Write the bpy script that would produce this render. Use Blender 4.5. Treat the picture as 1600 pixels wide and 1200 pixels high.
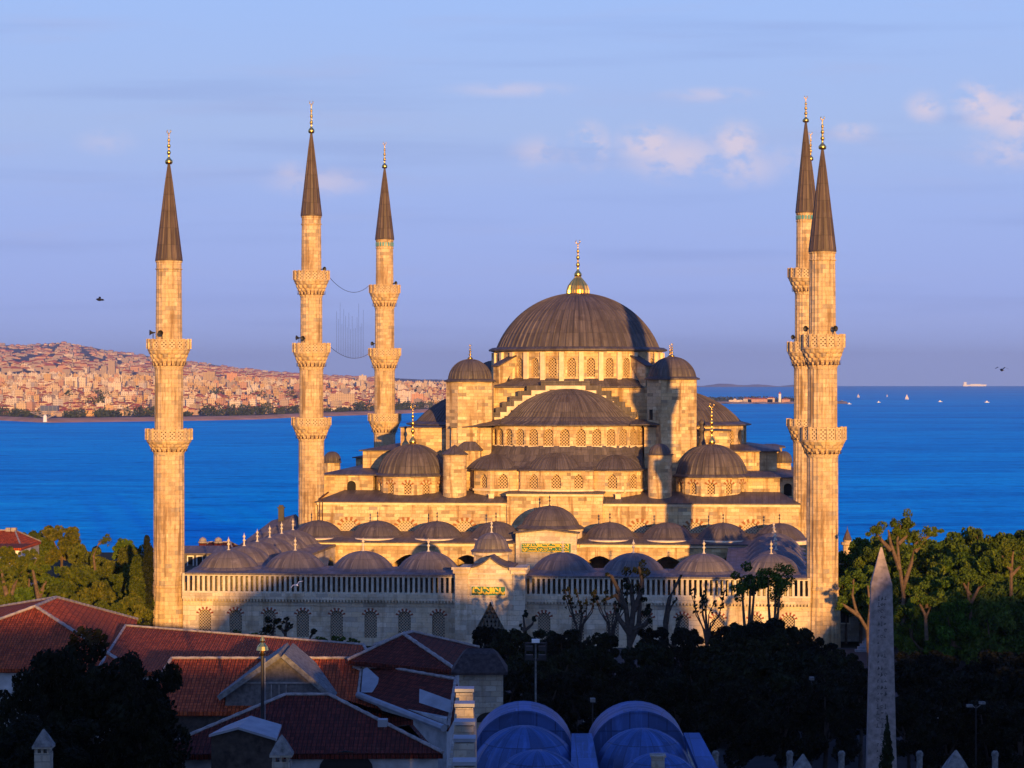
import bpy, math, random
from math import sin, cos, pi, sqrt, radians, atan, atan2
from mathutils import Vector, Matrix
R_ = random.Random(7)
sc = bpy.context.scene
COL = sc.collection
for o in list(bpy.data.objects): bpy.data.objects.remove(o)

# ---------------------------------------------------------------- camera
F, E, H = 3700.0, 593.0, 29.0          # focal length and horizon row in photo pixels (1600 wide), eye height in metres
cam = bpy.data.cameras.new('camera'); cam.sensor_width = 36; cam.lens = 36*F/1600
cam.clip_start = 0.5; cam.clip_end = 80000
camo = bpy.data.objects.new('camera', cam); COL.objects.link(camo)
camo.location = (0, 0, H); camo.rotation_euler = (pi/2 - atan((600-E)/F), 0, 0)
sc.camera = camo

# ---------------------------------------------------------------- light
SUN_DX, SUN_EL = 0.212, 0.096         # towards the sun: x per metre back, z per metre back
sun = bpy.data.lights.new('sun', 'SUN'); sun.energy = 5.0; sun.angle = radians(0.5); sun.color = (1.0, 0.515, 0.135)
suno = bpy.data.objects.new('sun', sun); COL.objects.link(suno)
SDIR = Vector((SUN_DX, -1, SUN_EL)).normalized()
suno.rotation_euler = SDIR.to_track_quat('Z', 'Y').to_euler()
suno.location = (30, -60, 80)

def nodes_of(idb):
    idb.use_nodes = True
    nt = idb.node_tree; nt.nodes.clear()
    return nt
class NT:
    """small helper for node trees"""
    def __init__(s, idb): s.t = nodes_of(idb)
    def n(s, typ, ins=None, **kw):
        nd = s.t.nodes.new(typ)
        for k, v in kw.items(): setattr(nd, k, v)
        for k, v in (ins or {}).items(): s.put(nd.inputs[k], v)
        return nd
    def put(s, sock, v):
        if isinstance(v, bpy.types.NodeSocket): s.t.links.new(v, sock)
        elif isinstance(v, (tuple, list)) and sock.type == 'RGBA' and len(v) == 3: sock.default_value = (*v, 1)
        else: sock.default_value = v
    def m(s, op, a, b=0.0, c=None, clamp=False):
        nd = s.t.nodes.new('ShaderNodeMath'); nd.operation = op; nd.use_clamp = clamp
        s.put(nd.inputs[0], a); s.put(nd.inputs[1], b)
        if c is not None: s.put(nd.inputs[2], c)
        return nd.outputs[0]
    def mix(s, f, a, b, blend='MIX'):
        nd = s.t.nodes.new('ShaderNodeMix'); nd.data_type = 'RGBA'; nd.blend_type = blend
        s.put(nd.inputs[0], f); s.put(nd.inputs[6], a); s.put(nd.inputs[7], b)
        return nd.outputs[2]
    def ramp(s, f, stops, interp='LINEAR'):
        nd = s.t.nodes.new('ShaderNodeValToRGB'); nd.color_ramp.interpolation = interp
        el = nd.color_ramp.elements
        while len(el) < len(stops): el.new(0.5)
        for e, (p, c) in zip(el, stops):
            e.position = p; e.color = (*c, 1) if len(c) == 3 else c
        s.put(nd.inputs[0], f)
        return nd.outputs[0]
    def smooth(s, x, a, b):
        nd = s.t.nodes.new('ShaderNodeMapRange'); nd.interpolation_type = 'SMOOTHSTEP'
        s.put(nd.inputs[0], x); nd.inputs[1].default_value = a; nd.inputs[2].default_value = b
        return nd.outputs[0]
    def noise(s, vec, scale, detail=3.0, rough=0.55):
        nd = s.n('ShaderNodeTexNoise', {'Vector': vec, 'Scale': scale, 'Detail': detail, 'Roughness': rough})
        return nd.outputs['Fac']
    def mapv(s, vec, scale=(1, 1, 1), loc=(0, 0, 0), rot=(0, 0, 0)):
        nd = s.n('ShaderNodeMapping', {'Vector': vec, 'Scale': scale, 'Location': loc, 'Rotation': rot})
        return nd.outputs[0]

# ---------------------------------------------------------------- sky (world)
w = bpy.data.worlds.new('World'); sc.world = w
t = NT(w)
sky = t.n('ShaderNodeTexSky', sky_type='NISHITA', sun_disc=False, sun_elevation=atan(SUN_EL), sun_rotation=pi - atan(SUN_DX),
          air_density=1.0, dust_density=0.6, ozone_density=2.5)
tc = t.n('ShaderNodeTexCoord')
sep = t.n('ShaderNodeSeparateXYZ', {0: tc.outputs['Generated']})
el = sep.outputs[2]
# opposite the sun at dusk the low sky is a dusty mauve that clears to blue with height
grad = t.ramp(t.m('MULTIPLY_ADD', el, 2.0, 0.1), [(0.0, (0.35, 0.42, 0.78)), (0.10, (0.36, 0.44, 0.80)), (0.17, (0.345, 0.44, 0.83)),
              (0.25, (0.345, 0.46, 0.83)), (0.31, (0.37, 0.49, 0.80)), (0.42, (0.34, 0.50, 0.88)), (0.62, (0.08, 0.22, 0.75)), (1.0, (0.03, 0.13, 0.62))])
az = t.m('DIVIDE', sep.outputs[0], t.m('MAXIMUM', sep.outputs[1], 0.05))
elv = t.m('DIVIDE', el, t.m('MAXIMUM', sep.outputs[1], 0.05))
cv = t.n('ShaderNodeCombineXYZ', {0: az, 1: elv, 2: 0.0}).outputs[0]
n1 = t.noise(t.mapv(cv, (1, 1.5, 1)), 52.0, 9, 0.62)
n2 = t.noise(t.mapv(cv, (0.25, 2.2, 1), (3, 1, 0)), 34.0, 5, 0.55)
blobs = [(922, 228, 30, 34, 1.15), (1015, 226, 50, 30, 1.1), (1060, 245, 80, 36, .9), (1150, 225, 40, 34, 1.1), (1160, 262, 60, 30, .7), (840, 238, 40, 25, .55), (800, 140, 90, 12, .5), (1110, 148, 70, 12, .5), (1446, 168, 30, 24, .9), (1530, 158, 40, 30, 1.2), (1560, 178, 55, 28, 1.2),
         (1590, 190, 50, 40, 1.0), (1575, 235, 65, 28, .65), (1330, 205, 36, 16, .65), (500, 285, 75, 22, .6), (165, 222, 45, 20, .3), (455, 268, 28, 18, .5), (1230, 250, 60, 25, .3)]
tot = None
for px, py, rx, ry, a in blobs:
    dx = t.m('MULTIPLY', t.m('SUBTRACT', az, (px-800)/F), F/rx)
    dy = t.m('MULTIPLY', t.m('SUBTRACT', elv, (E-py)/F), F/ry)
    d = t.m('SQRT', t.m('ADD', t.m('MULTIPLY', dx, dx), t.m('MULTIPLY', dy, dy)))
    g = t.m('MULTIPLY', t.smooth(d, 1.5, 0.0), a)
    tot = g if tot is None else t.m('MAXIMUM', tot, g)
puff = t.m('MULTIPLY', tot, t.smooth(n1, 0.38, 0.56), clamp=True)
streak = t.m('MULTIPLY', t.smooth(n2, 0.50, 0.80), t.smooth(elv, 0.005, 0.06))
c1 = t.mix(t.m('MULTIPLY', streak, 0.30), grad, (0.40, 0.42, 0.66))
n3 = t.noise(t.mapv(cv, (0.2, 3.0, 1), (7, 2, 0)), 26.0, 4, 0.5)
c1 = t.mix(t.m('MULTIPLY', t.smooth(n3, 0.50, 0.75), 0.22), c1, (0.20, 0.27, 0.58))
c2 = t.mix(t.m('MULTIPLY', puff, 0.9, clamp=True), c1, (0.68, 0.60, 0.72))
nish = t.mix(1.0, sky.outputs[0], (0.035, 0.05, 0.085), 'MULTIPLY')
up = t.smooth(el, 0.16, 0.5)
behind = t.smooth(sep.outputs[1], 0.25, -0.35)
c3 = t.mix(t.m('MULTIPLY', up, 0.3), c2, nish)
c3 = t.mix(t.m('MULTIPLY', behind, 0.85), c3, t.mix(0.5, (0.30, 0.50, 1.08), nish))
bg = t.n('ShaderNodeBackground', {'Color': c3, 'Strength': 0.72})
t.n('ShaderNodeOutputWorld', {0: bg.outputs[0]})

sc.view_settings.view_transform = 'Standard'; sc.view_settings.look = 'None'
sc.view_settings.exposure = 0.60; sc.view_settings.gamma = 1.0
sc.render.engine = 'CYCLES'
sc.cycles.max_bounces = 5; sc.cycles.diffuse_bounces = 2; sc.cycles.glossy_bounces = 2; sc.cycles.volume_bounces = 0
sc.cycles.transparent_max_bounces = 4; sc.cycles.use_denoising = True
sc.cycles.sample_clamp_indirect = 4

# ---------------------------------------------------------------- materials
def bsdf(t, col, rough=0.8, metal=0.0, spec=0.3, bump=None, bdist=0.05, bstr=0.6, **kw):
    ins = {'Base Color': col, 'Roughness': rough, 'Metallic': metal, 'Specular IOR Level': spec}
    if bump is not None:
        ins['Normal'] = t.n('ShaderNodeBump', {'Height': bump, 'Distance': bdist, 'Strength': bstr}).outputs[0]
    ins.update(kw)
    b = t.n('ShaderNodeBsdfPrincipled', ins)
    t.n('ShaderNodeOutputMaterial', {0: b.outputs[0]})
    return b
def plain(name, col, rough=0.8, metal=0.0, spec=0.3, var=0.15, nscale=1.2):
    m = bpy.data.materials.new(name); t = NT(m)
    tc = t.n('ShaderNodeTexCoord')
    n = t.noise(tc.outputs['Object'], nscale, 4, 0.6)
    dark = tuple(c*(1-2*var) for c in col); lite = tuple(min(1, c*(1+2*var)) for c in col)
    bsdf(t, t.ramp(n, [(0.3, dark), (0.7, lite)]), rough, metal, spec, bump=n, bdist=0.02, bstr=0.3)
    return m
def stone(name, base, bw=1.15, bh=0.46, var=0.3, stain=0.5, warm=(1.0, 0.93, 0.80)):
    m = bpy.data.materials.new(name); t = NT(m)
    uv = t.n('ShaderNodeUVMap').outputs[0]
    tc = t.n('ShaderNodeTexCoord')
    br = t.n('ShaderNodeTexBrick', {'Vector': uv, 'Color1': (0.0, 0.0, 0.0, 1), 'Color2': (1, 1, 1, 1), 'Mortar': (0.35, 0.35, 0.35, 1), 'Scale': 1.0,
              'Mortar Size': 0.018, 'Mortar Smooth': 0.3, 'Bias': 0.0, 'Brick Width': bw, 'Row Height': bh}, offset=0.5, squash=1.0)
    big = t.noise(tc.outputs['Object'], 0.35, 5, 0.65)
    med = t.noise(tc.outputs['Object'], 1.7, 4, 0.6)
    drip = t.noise(t.mapv(uv, (1.1, 0.12, 1)), 1.0, 5, 0.65)
    c = tuple(b for b in base)
    lo = tuple(b*(1-var*1.25) for b in base); hi = tuple(min(0.8, b*(1+var*0.9)) for b in base)
    col = t.ramp(br.outputs['Color'], [(0.0, tuple(sum(base)/3*f for f in (0.80, 0.70, 0.58))), (0.07, lo), (0.28, c), (0.7, tuple(a*b for a, b in zip(c, warm))), (1.0, hi)])
    col = t.mix(t.m('MULTIPLY', t.smooth(big, 0.48, 0.66), 0.75), col, tuple(b*f for b, f in zip(base, (0.62, 0.55, 0.47))))
    col = t.mix(t.m('MULTIPLY', t.smooth(med, 0.52, 0.75), 0.45), col, tuple(min(.7, b*1.3) for b in base))
    col = t.mix(t.m('MULTIPLY', t.smooth(drip, 0.51, 0.66), stain), col, tuple(b*f for b, f in zip(base, (0.36, 0.28, 0.20))))
    gr = t.noise(tc.outputs['Object'], 4.5, 3, 0.7)
    col = t.mix(t.m('MULTIPLY', t.smooth(gr, 0.53, 0.70), 0.60), col, tuple(b*f for b, f in zip(base, (0.55, 0.46, 0.36))))
    col = t.mix(t.m('MULTIPLY', br.outputs['Fac'], 0.5), col, tuple(b*0.5 for b in base))
    h = t.m('ADD', t.m('MULTIPLY', br.outputs['Fac'], -0.8), t.m('MULTIPLY', med, 0.8))
    bsdf(t, col, 0.9, 0, 0.15, bump=h, bdist=0.05, bstr=0.7)
    return m
def leadmat(name, base, sw=0.8, sh=2.2):
    m = bpy.data.materials.new(name); t = NT(m)
    uv = t.n('ShaderNodeUVMap').outputs[0]
    tc = t.n('ShaderNodeTexCoord')
    br = t.n('ShaderNodeTexBrick', {'Vector': uv, 'Color1': (0, 0, 0, 1), 'Color2': (1, 1, 1, 1), 'Mortar': (0, 0, 0, 1), 'Scale': 1.0, 'Mortar Size': 0.03,
              'Mortar Smooth': 0.2, 'Brick Width': sw, 'Row Height': sh}, offset=0.0)
    streak = t.noise(t.mapv(uv, (2.2, 0.22, 1)), 1.0, 5, 0.7)
    blot = t.noise(tc.outputs['Object'], 0.5, 4, 0.6)
    lo = tuple(b*0.72 for b in base); hi = tuple(b*1.25 for b in base)
    col = t.ramp(br.outputs['Color'], [(0, lo), (1, hi)])
    col = t.mix(t.m('MULTIPLY', t.smooth(streak, 0.50, 0.70), 0.7), col, tuple(b*2.1 for b in base))
    col = t.mix(t.m('MULTIPLY', t.smooth(blot, 0.5, 0.72), 0.55), col, tuple(b*f for b, f in zip(base, (0.62, 0.52, 0.45))))
    ox_ = t.noise(tc.outputs['Object'], 1.3, 5, 0.7)
    col = t.mix(t.m('MULTIPLY', t.smooth(ox_, 0.56, 0.74), 0.5), col, tuple(b*2.2 for b in base))
    col = t.mix(t.m('MULTIPLY', br.outputs['Fac'], 0.6), col, tuple(b*0.45 for b in base))
    bsdf(t, col, 0.55, 0.0, 0.35, bump=t.m('ADD', t.m('MULTIPLY', br.outputs['Fac'], 0.6), t.m('MULTIPLY', streak, 0.4)), bdist=0.04, bstr=0.6)
    return m
def lattice(name, grille, hole, cell=0.20, thr=0.34):
    m = bpy.data.materials.new(name); t = NT(m)
    uv = t.n('ShaderNodeUVMap').outputs[0]
    v = t.n('ShaderNodeTexVoronoi', {'Vector': t.mapv(uv, (1, 1, 1), rot=(0, 0, pi/4)), 'Scale': 1/cell, 'Randomness': 0.0}, voronoi_dimensions='2D')
    f = t.smooth(v.outputs['Distance'], thr-0.05, thr+0.05)
    bsdf(t, t.mix(f, hole, grille), 0.85, 0, 0.2, bump=f, bdist=0.06, bstr=0.8)
    return m
def tilemat(name, base, dull=0.0):
    m = bpy.data.materials.new(name); t = NT(m)
    uv = t.n('ShaderNodeUVMap').outputs[0]
    tc = t.n('ShaderNodeTexCoord')
    br = t.n('ShaderNodeTexBrick', {'Vector': uv, 'Color1': (0, 0, 0, 1), 'Color2': (1, 1, 1, 1), 'Mortar': (0, 0, 0, 1), 'Scale': 1.0, 'Mortar Size': 0.03,
              'Mortar Smooth': 0.4, 'Brick Width': 0.24, 'Row Height': 0.36}, offset=0.0)
    wv = t.n('ShaderNodeTexWave', {'Vector': uv, 'Scale': 1/0.24/ (2*pi) * pi * 0.999, 'Distortion': 0.0}, wave_type='BANDS', bands_direction='X')
    blot = t.noise(tc.outputs['Object'], 0.55, 5, 0.65)
    sp = t.noise(tc.outputs['Object'], 5.0, 3, 0.6)
    lo = tuple(b*0.55 for b in base); hi = tuple(min(.6, b*1.35) for b in base)
    col = t.ramp(br.outputs['Color'], [(0, lo), (0.5, base), (1, hi)])
    col = t.mix(t.m('MULTIPLY', t.smooth(blot, 0.45, 0.72), 0.6), col, tuple(b*f for b, f in zip(base, (0.5, 0.7, 0.8))))
    col = t.mix(t.m('MULTIPLY', t.smooth(sp, 0.60, 0.78), 0.5), col, (0.16, 0.13, 0.10))
    col = t.mix(t.m('MULTIPLY', br.outputs['Fac'], 0.7), col, tuple(b*0.25 for b in base))
    bsdf(t, col, 0.85, 0, 0.2, bump=t.m('ADD', wv.outputs['Fac'], t.m('MULTIPLY', br.outputs['Fac'], -0.6)), bdist=0.09, bstr=0.9)
    return m
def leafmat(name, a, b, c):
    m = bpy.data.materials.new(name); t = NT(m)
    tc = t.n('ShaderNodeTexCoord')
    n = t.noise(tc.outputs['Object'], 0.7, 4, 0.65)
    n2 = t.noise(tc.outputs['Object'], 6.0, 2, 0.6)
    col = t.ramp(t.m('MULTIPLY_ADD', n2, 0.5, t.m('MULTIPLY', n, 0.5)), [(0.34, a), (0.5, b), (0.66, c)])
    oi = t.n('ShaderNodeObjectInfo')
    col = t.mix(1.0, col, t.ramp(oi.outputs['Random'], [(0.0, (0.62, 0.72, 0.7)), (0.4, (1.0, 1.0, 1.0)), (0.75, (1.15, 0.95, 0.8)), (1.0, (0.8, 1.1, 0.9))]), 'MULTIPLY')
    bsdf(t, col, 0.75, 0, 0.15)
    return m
def alternating(name, a, b, rough=0.85):
    """two colours in turn, stone by stone along u"""
    m = bpy.data.materials.new(name); t = NT(m)
    uv = t.n('ShaderNodeUVMap').outputs[0]
    s = t.n('ShaderNodeSeparateXYZ', {0: uv})
    f = t.m('GREATER_THAN', t.m('FRACT', t.m('MULTIPLY', s.outputs[0], 0.5)), 0.5)
    bsdf(t, t.mix(f, a, b), rough, 0, 0.2)
    return m

M = {}
M['stone'] = stone('warm_limestone', (0.62, 0.475, 0.285), var=0.44, stain=0.8)
M['stone_minaret'] = stone('minaret_limestone', (0.57, 0.445, 0.285), bw=0.9, bh=0.48, var=0.26, stain=0.8)
M['stone_pale'] = stone('pale_marble_wall', (0.62, 0.545, 0.44), bw=1.3, bh=0.55, var=0.26, stain=0.45)
M['marble'] = plain('pale_marble', (0.55, 0.49, 0.40), 0.7, var=0.12)
M['band'] = plain('pale_stone_band', (0.74, 0.60, 0.41), 0.8, var=0.10)
M['lead'] = leadmat('weathered_lead', (0.084, 0.071, 0.069))
M['lead_pale'] = leadmat('pale_lead', (0.118, 0.104, 0.108))
M['lead_spire'] = leadmat('lead_spire', (0.085, 0.062, 0.05), 0.5, 1.9)
M['gold'] = plain('gilded_copper', (0.85, 0.55, 0.16), 0.28, 1.0, 0.5, var=0.05)
M['lattice'] = lattice('pierced_plaster_lattice', (0.40, 0.33, 0.24), (0.05, 0.045, 0.045), 0.23)
M['lattice_gold'] = lattice('pale_plaster_lattice', (0.50, 0.37, 0.20), (0.07, 0.045, 0.025), 0.30)
M['lattice_panel'] = lattice('pierced_stone_panel', (0.54, 0.44, 0.30), (0.13, 0.09, 0.06), 0.30, 0.27)
M['voussoir'] = alternating('red_and_white_voussoirs', (0.62, 0.54, 0.43), (0.24, 0.07, 0.045))
M['voussoir_hall'] = alternating('ochre_voussoirs', (0.55, 0.43, 0.27), (0.30, 0.13, 0.05))
M['dark'] = plain('dark_opening', (0.02, 0.018, 0.016), 0.9, var=0.1)
M['pit'] = plain('russet_painted_hollow', (0.075, 0.03, 0.018), 0.9, var=0.2)  # russet paint, darkened further for the shade of the corbel hollows
M['iron'] = plain('dark_iron', (0.035, 0.035, 0.04), 0.5, 0.3, var=0.1)
M['tile'] = tilemat('red_roof_tiles', (0.50, 0.085, 0.026))  # red lifted for sunlit slopes; the light is partly in the colour
M['tile_dark'] = tilemat('shade_dark_red_roof_tiles', (0.13, 0.023, 0.014))  # darker copy of the red: foreground shade is put into this colour
M['mortar'] = plain('pale_ridge_mortar', (0.27, 0.245, 0.24), 0.9, var=0.2, nscale=3)
M['plaster'] = plain('whitewashed_plaster', (0.42, 0.43, 0.44), 0.9, var=0.15)
M['graystone'] = stone('grey_rubble_stone', (0.36, 0.34, 0.30), bw=0.6, bh=0.3, var=0.3, stain=0.4)
M['wood'] = plain('grey_planks', (0.13, 0.12, 0.12), 0.9, var=0.2, nscale=4)
M['lead_vault'] = leadmat('blue_grey_lead', (0.030, 0.078, 0.25), 0.9, 3.0)
M['zinc'] = plain('pale_zinc_sheet', (0.25, 0.27, 0.31), 0.6, 0.0, 0.4, var=0.1)
M['bark'] = plain('tree_bark', (0.11, 0.075, 0.05), 0.9, var=0.25, nscale=3)
M['bark_dark'] = plain('dark_tree_bark', (0.05, 0.04, 0.035), 0.9, var=0.25, nscale=3)
M['leaf'] = leafmat('olive_leaves', (0.018, 0.030, 0.005), (0.068, 0.088, 0.010), (0.15, 0.145, 0.020))
M['leaf_green'] = leafmat('green_leaves', (0.010, 0.026, 0.005), (0.050, 0.092, 0.010), (0.13, 0.175, 0.022))
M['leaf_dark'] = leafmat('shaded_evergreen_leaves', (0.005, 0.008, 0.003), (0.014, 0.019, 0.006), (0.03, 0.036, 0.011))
M['leaf_shade'] = leafmat('shade_blackened_leaves', (0.003, 0.004, 0.002), (0.007, 0.009, 0.003), (0.014, 0.016, 0.006))  # leaf green taken near black so sunlit crowns look shaded
M['granite'] = plain('rose_granite', (0.27, 0.225, 0.215), 0.6, var=0.2, nscale=2.5)
M['green'] = plain('green_panel_enamel', (0.03, 0.16, 0.08), 0.5, var=0.2, nscale=6)
M['giltpaint'] = plain('gilt_lettering', (0.85, 0.58, 0.08), 0.5, 0.0, var=0.1)
M['tealtile'] = plain('turquoise_glazed_tile', (0.10, 0.30, 0.32), 0.4, var=0.15)
M['tile_shade'] = plain('shade_dark_tiles', (0.035, 0.028, 0.032), 0.9, var=0.3, nscale=4)  # shade of the turret cap is put into its tile colour
M['dullstone'] = plain('dull_shaded_stone', (0.16, 0.16, 0.16), 0.9, var=0.25, nscale=4)  # pale parts greyed down: shade put into this colour
M['white'] = plain('white_paint', (0.75, 0.75, 0.75), 0.6, var=0.05)

# ---------------------------------------------------------------- mesh helpers
class MB:
    def __init__(s): s.v = []; s.f = []; s.uv = []; s.mi = []
    def face(s, pts, uv=None, mi=0):
        b = len(s.v); s.v += [tuple(p) for p in pts]; s.f.append(tuple(range(b, b+len(pts)))); s.uv.append(uv); s.mi.append(mi)
    def grid(s, rows, close=False, uvs=None, mi=0):
        """rows of equal length, shared vertices"""
        b = len(s.v); n = len(rows[0])
        for r in rows: s.v += [tuple(p) for p in r]
        for j in range(len(rows)-1):
            for i in range(n if close else n-1):
                i2 = (i+1) % n
                s.f.append((b+j*n+i, b+j*n+i2, b+(j+1)*n+i2, b+(j+1)*n+i))
                if uvs:
                    u = uvs(j, i), uvs(j, i+1), uvs(j+1, i+1), uvs(j+1, i)
                    s.uv.append(u)
                else: s.uv.append(None)
                s.mi.append(mi)
    def box(s, x0, x1, y0, y1, z0, z1, mi=0):
        a = [(x0,y0,z0),(x1,y0,z0),(x1,y1,z0),(x0,y1,z0),(x0,y0,z1),(x1,y0,z1),(x1,y1,z1),(x0,y1,z1)]
        for q in ((0,3,2,1),(4,5,6,7),(0,1,5,4),(1,2,6,5),(2,3,7,6),(3,0,4,7)): s.face([a[i] for i in q], mi=mi)
    def prism(s, poly, z0, z1, top=True, bottom=True, mi=0):
        n = len(poly)
        for i in range(n):
            a, b = poly[i], poly[(i+1) % n]
            s.face([(a[0],a[1],z0),(b[0],b[1],z0),(b[0],b[1],z1),(a[0],a[1],z1)], mi=mi)
        if top: s.face([(p[0],p[1],z1) for p in poly], mi=mi)
        if bottom: s.face([(p[0],p[1],z0) for p in reversed(poly)], mi=mi)
    def slab(s, pts, d, mi=0):
        """solid from a planar or near planar outline pts and the offset vector d"""
        q = [tuple(a+b for a, b in zip(p, d)) for p in pts]; n = len(pts)
        s.face(pts, mi=mi); s.face(list(reversed(q)), mi=mi)
        for i in range(n): s.face([pts[i], q[i], q[(i+1) % n], pts[(i+1) % n]], mi=mi)
    def lathe(s, c, prof, n=32, mod=None, angs=None, sx=1.0, sy=1.0, a0=0.0, a1=2*pi, cap=False, mi=0):
        full = abs(a1-a0-2*pi) < 1e-6
        if angs is None: angs = [a0+(a1-a0)*i/n for i in range(n if full else n+1)]
        rows = []
        for j, (r, z) in enumerate(prof):
            rows.append([(c[0]+sx*(mod(i, j, r) if mod else r)*cos(a), c[1]+sy*(mod(i, j, r) if mod else r)*sin(a), c[2]+z) for i, a in enumerate(angs)])
        L = [0.0]
        for (r0, z0), (r1, z1) in zip(prof, prof[1:]): L.append(L[-1]+sqrt((r1-r0)**2+(z1-z0)**2))
        rm = max(p[0] for p in prof)*max(sx, sy)
        A = list(angs)+([angs[0]+2*pi] if full else [])
        s.grid(rows, close=full, uvs=lambda j, i: (A[i]*rm, L[j]), mi=mi)
        if cap:
            s.face(list(reversed(rows[0])), mi=mi)
    def tube(s, pts, rad, n=6, cap=True, mi=0):
        rows = []
        pts = [Vector(p) for p in pts]
        if not isinstance(rad, (list, tuple)): rad = [rad]*len(pts)
        for i, p in enumerate(pts):
            d = (pts[min(i+1, len(pts)-1)]-pts[max(i-1, 0)]).normalized()
            a = d.cross(Vector((0, 0, 1)) if abs(d.z) < 0.9 else Vector((1, 0, 0))).normalized(); b = d.cross(a)
            rows.append([tuple(p+a*rad[i]*cos(2*pi*k/n)+b*rad[i]*sin(2*pi*k/n)) for k in range(n)])
        s.grid(rows, close=True, mi=mi)
        if cap: s.face(list(reversed(rows[0])), mi=mi); s.face(rows[-1], mi=mi)
    def build(s, name, mat, parent=None, smooth=False):
        me = bpy.data.meshes.new(name); me.from_pydata(s.v, [], s.f); me.update()
        for m_ in (mat if isinstance(mat, (list, tuple)) else [mat]): me.materials.append(m_)
        if any(s.mi): me.polygons.foreach_set('material_index', s.mi)
        ul = me.uv_layers.new(name='UVMap').data
        for p, uv in zip(me.polygons, s.uv):
            if uv:
                for li, q in zip(p.loop_indices, uv): ul[li].uv = q
            else:
                nrm = p.normal
                if abs(nrm.z) > 0.985: tx, ty = Vector((1, 0, 0)), Vector((0, 1, 0))
                else:
                    tx = Vector((-nrm.y, nrm.x, 0)).normalized(); ty = nrm.cross(tx)
                for li in p.loop_indices:
                    co = me.vertices[me.loops[li].vertex_index].co
                    ul[li].uv = (co.dot(tx), co.dot(ty))
        if smooth: me.polygons.foreach_set('use_smooth', [True]*len(me.polygons))
        o = bpy.data.objects.new(name, me); COL.objects.link(o)
        if parent: o.parent = parent
        return o
def tag(o, label=None, cat=None, group=None, kind=None):
    if label: o['label'] = label
    if cat: o['category'] = cat
    if group: o['group'] = group
    if kind: o['kind'] = kind
    return o
def thing(name, label, cat, loc=(0, 0, 0), rz=0.0, group=None):
    o = bpy.data.objects.new(name, None); COL.objects.link(o); o.empty_display_size = 0.5
    o.location = loc; o.rotation_euler = (0, 0, rz)
    return tag(o, label, cat, group)
def dup(root, loc, rz=0.0, sca=None, label=None):
    r = root.copy(); COL.objects.link(r); r.location = loc; r.rotation_euler = (0, 0, rz)
    if sca: r.scale = (sca,)*3 if not isinstance(sca, tuple) else sca
    if label: r['label'] = label
    for ch in list(root.children):
        c = ch.copy(); COL.objects.link(c); c.parent = r
        for g in list(ch.children):
            d = g.copy(); COL.objects.link(d); d.parent = c
    return r
def at(px, py, Y): return ((px-800)*Y/F, Y, H-(py-E)*Y/F)
def lerp_tab(tab, x):
    if x <= tab[0][0]: return tab[0][1]
    for (a, fa), (b, fb) in zip(tab, tab[1:]):
        if x <= b: return fa+(fb-fa)*(x-a)/(b-a)
    return tab[-1][1]
# ================================================================ THE MOSQUE
TH = radians(5.8); sT, cT = sin(TH), cos(TH); OX, OY = -1.744, 239.0
def U(px, v):
    k = (px-800)/F
    return (k*(OY+v*cT)-OX-v*sT)/(cT+k*sT)
def YY(u, v): return OY-u*sT+v*cT
def W(py, u, v): return H-(py-E)*YY(u, v)/F
def Wp(py, px, v): return W(py, U(px, v), v)
def world(u, v, w): return (OX+u*cT+v*sT, OY-u*sT+v*cT, w)

def arch_y(x, a, rise, kind):
    q = min(1.0, abs(x)/a)
    if kind == 'round': return rise*sqrt(max(0.0, 1-q*q))
    return rise*(1-q**1.7)
def wall(mb, pts, w0, w1, ops=None, depth=0.35, wins=None, closed=False):
    """upright wall along the polyline pts (outside on the right hand side); ops[seg] = [(centre or None, half width, sill, spring, rise, kind)]"""
    ops = ops or {}
    n = len(pts)
    for i in range(n if closed else n-1):
        a, b = Vector(pts[i]), Vector(pts[(i+1) % n])
        d = b-a; Lg = d.length; d.normalize(); nin = Vector((-d.y, d.x))
        def P(x, w, dep=0.0, a=a, d=d, nin=nin): q = a+d*x+nin*dep; return (q.x, q.y, w)
        x = 0.0
        for (xc, hw, sill, spring, rise, kind) in sorted(ops.get(i, []), key=lambda q: q[0] if q[0] is not None else Lg/2):
            if xc is None: xc = Lg/2
            if xc-hw > x: mb.face([P(x, w0), P(xc-hw, w0), P(xc-hw, w1), P(x, w1)])
            if sill > w0: mb.face([P(xc-hw, w0), P(xc+hw, w0), P(xc+hw, sill), P(xc-hw, sill)])
            N = 10; xs = [-hw+2*hw*k/N for k in range(N+1)]; ys = [spring+arch_y(q, hw, rise, kind) for q in xs]
            for k in range(N):
                mb.face([P(xc+xs[k], ys[k]), P(xc+xs[k+1], ys[k+1]), P(xc+xs[k+1], w1), P(xc+xs[k], w1)])
                mb.face([P(xc+xs[k], ys[k]), P(xc+xs[k], ys[k], depth), P(xc+xs[k+1], ys[k+1], depth), P(xc+xs[k+1], ys[k+1])])
            mb.face([P(xc-hw, sill), P(xc-hw, sill, depth), P(xc-hw, spring, depth), P(xc-hw, spring)])
            mb.face([P(xc+hw, sill), P(xc+hw, spring), P(xc+hw, spring, depth), P(xc+hw, sill, depth)])
            mb.face([P(xc-hw, sill), P(xc+hw, sill), P(xc+hw, sill, depth), P(xc-hw, sill, depth)])
            if wins is not None:
                wins.append((P, xc, hw, sill, spring, rise, kind, depth, xs, ys))
            x = xc+hw
        if x < Lg-1e-4: mb.face([P(x, w0), P(Lg, w0), P(Lg, w1), P(x, w1)])
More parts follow.
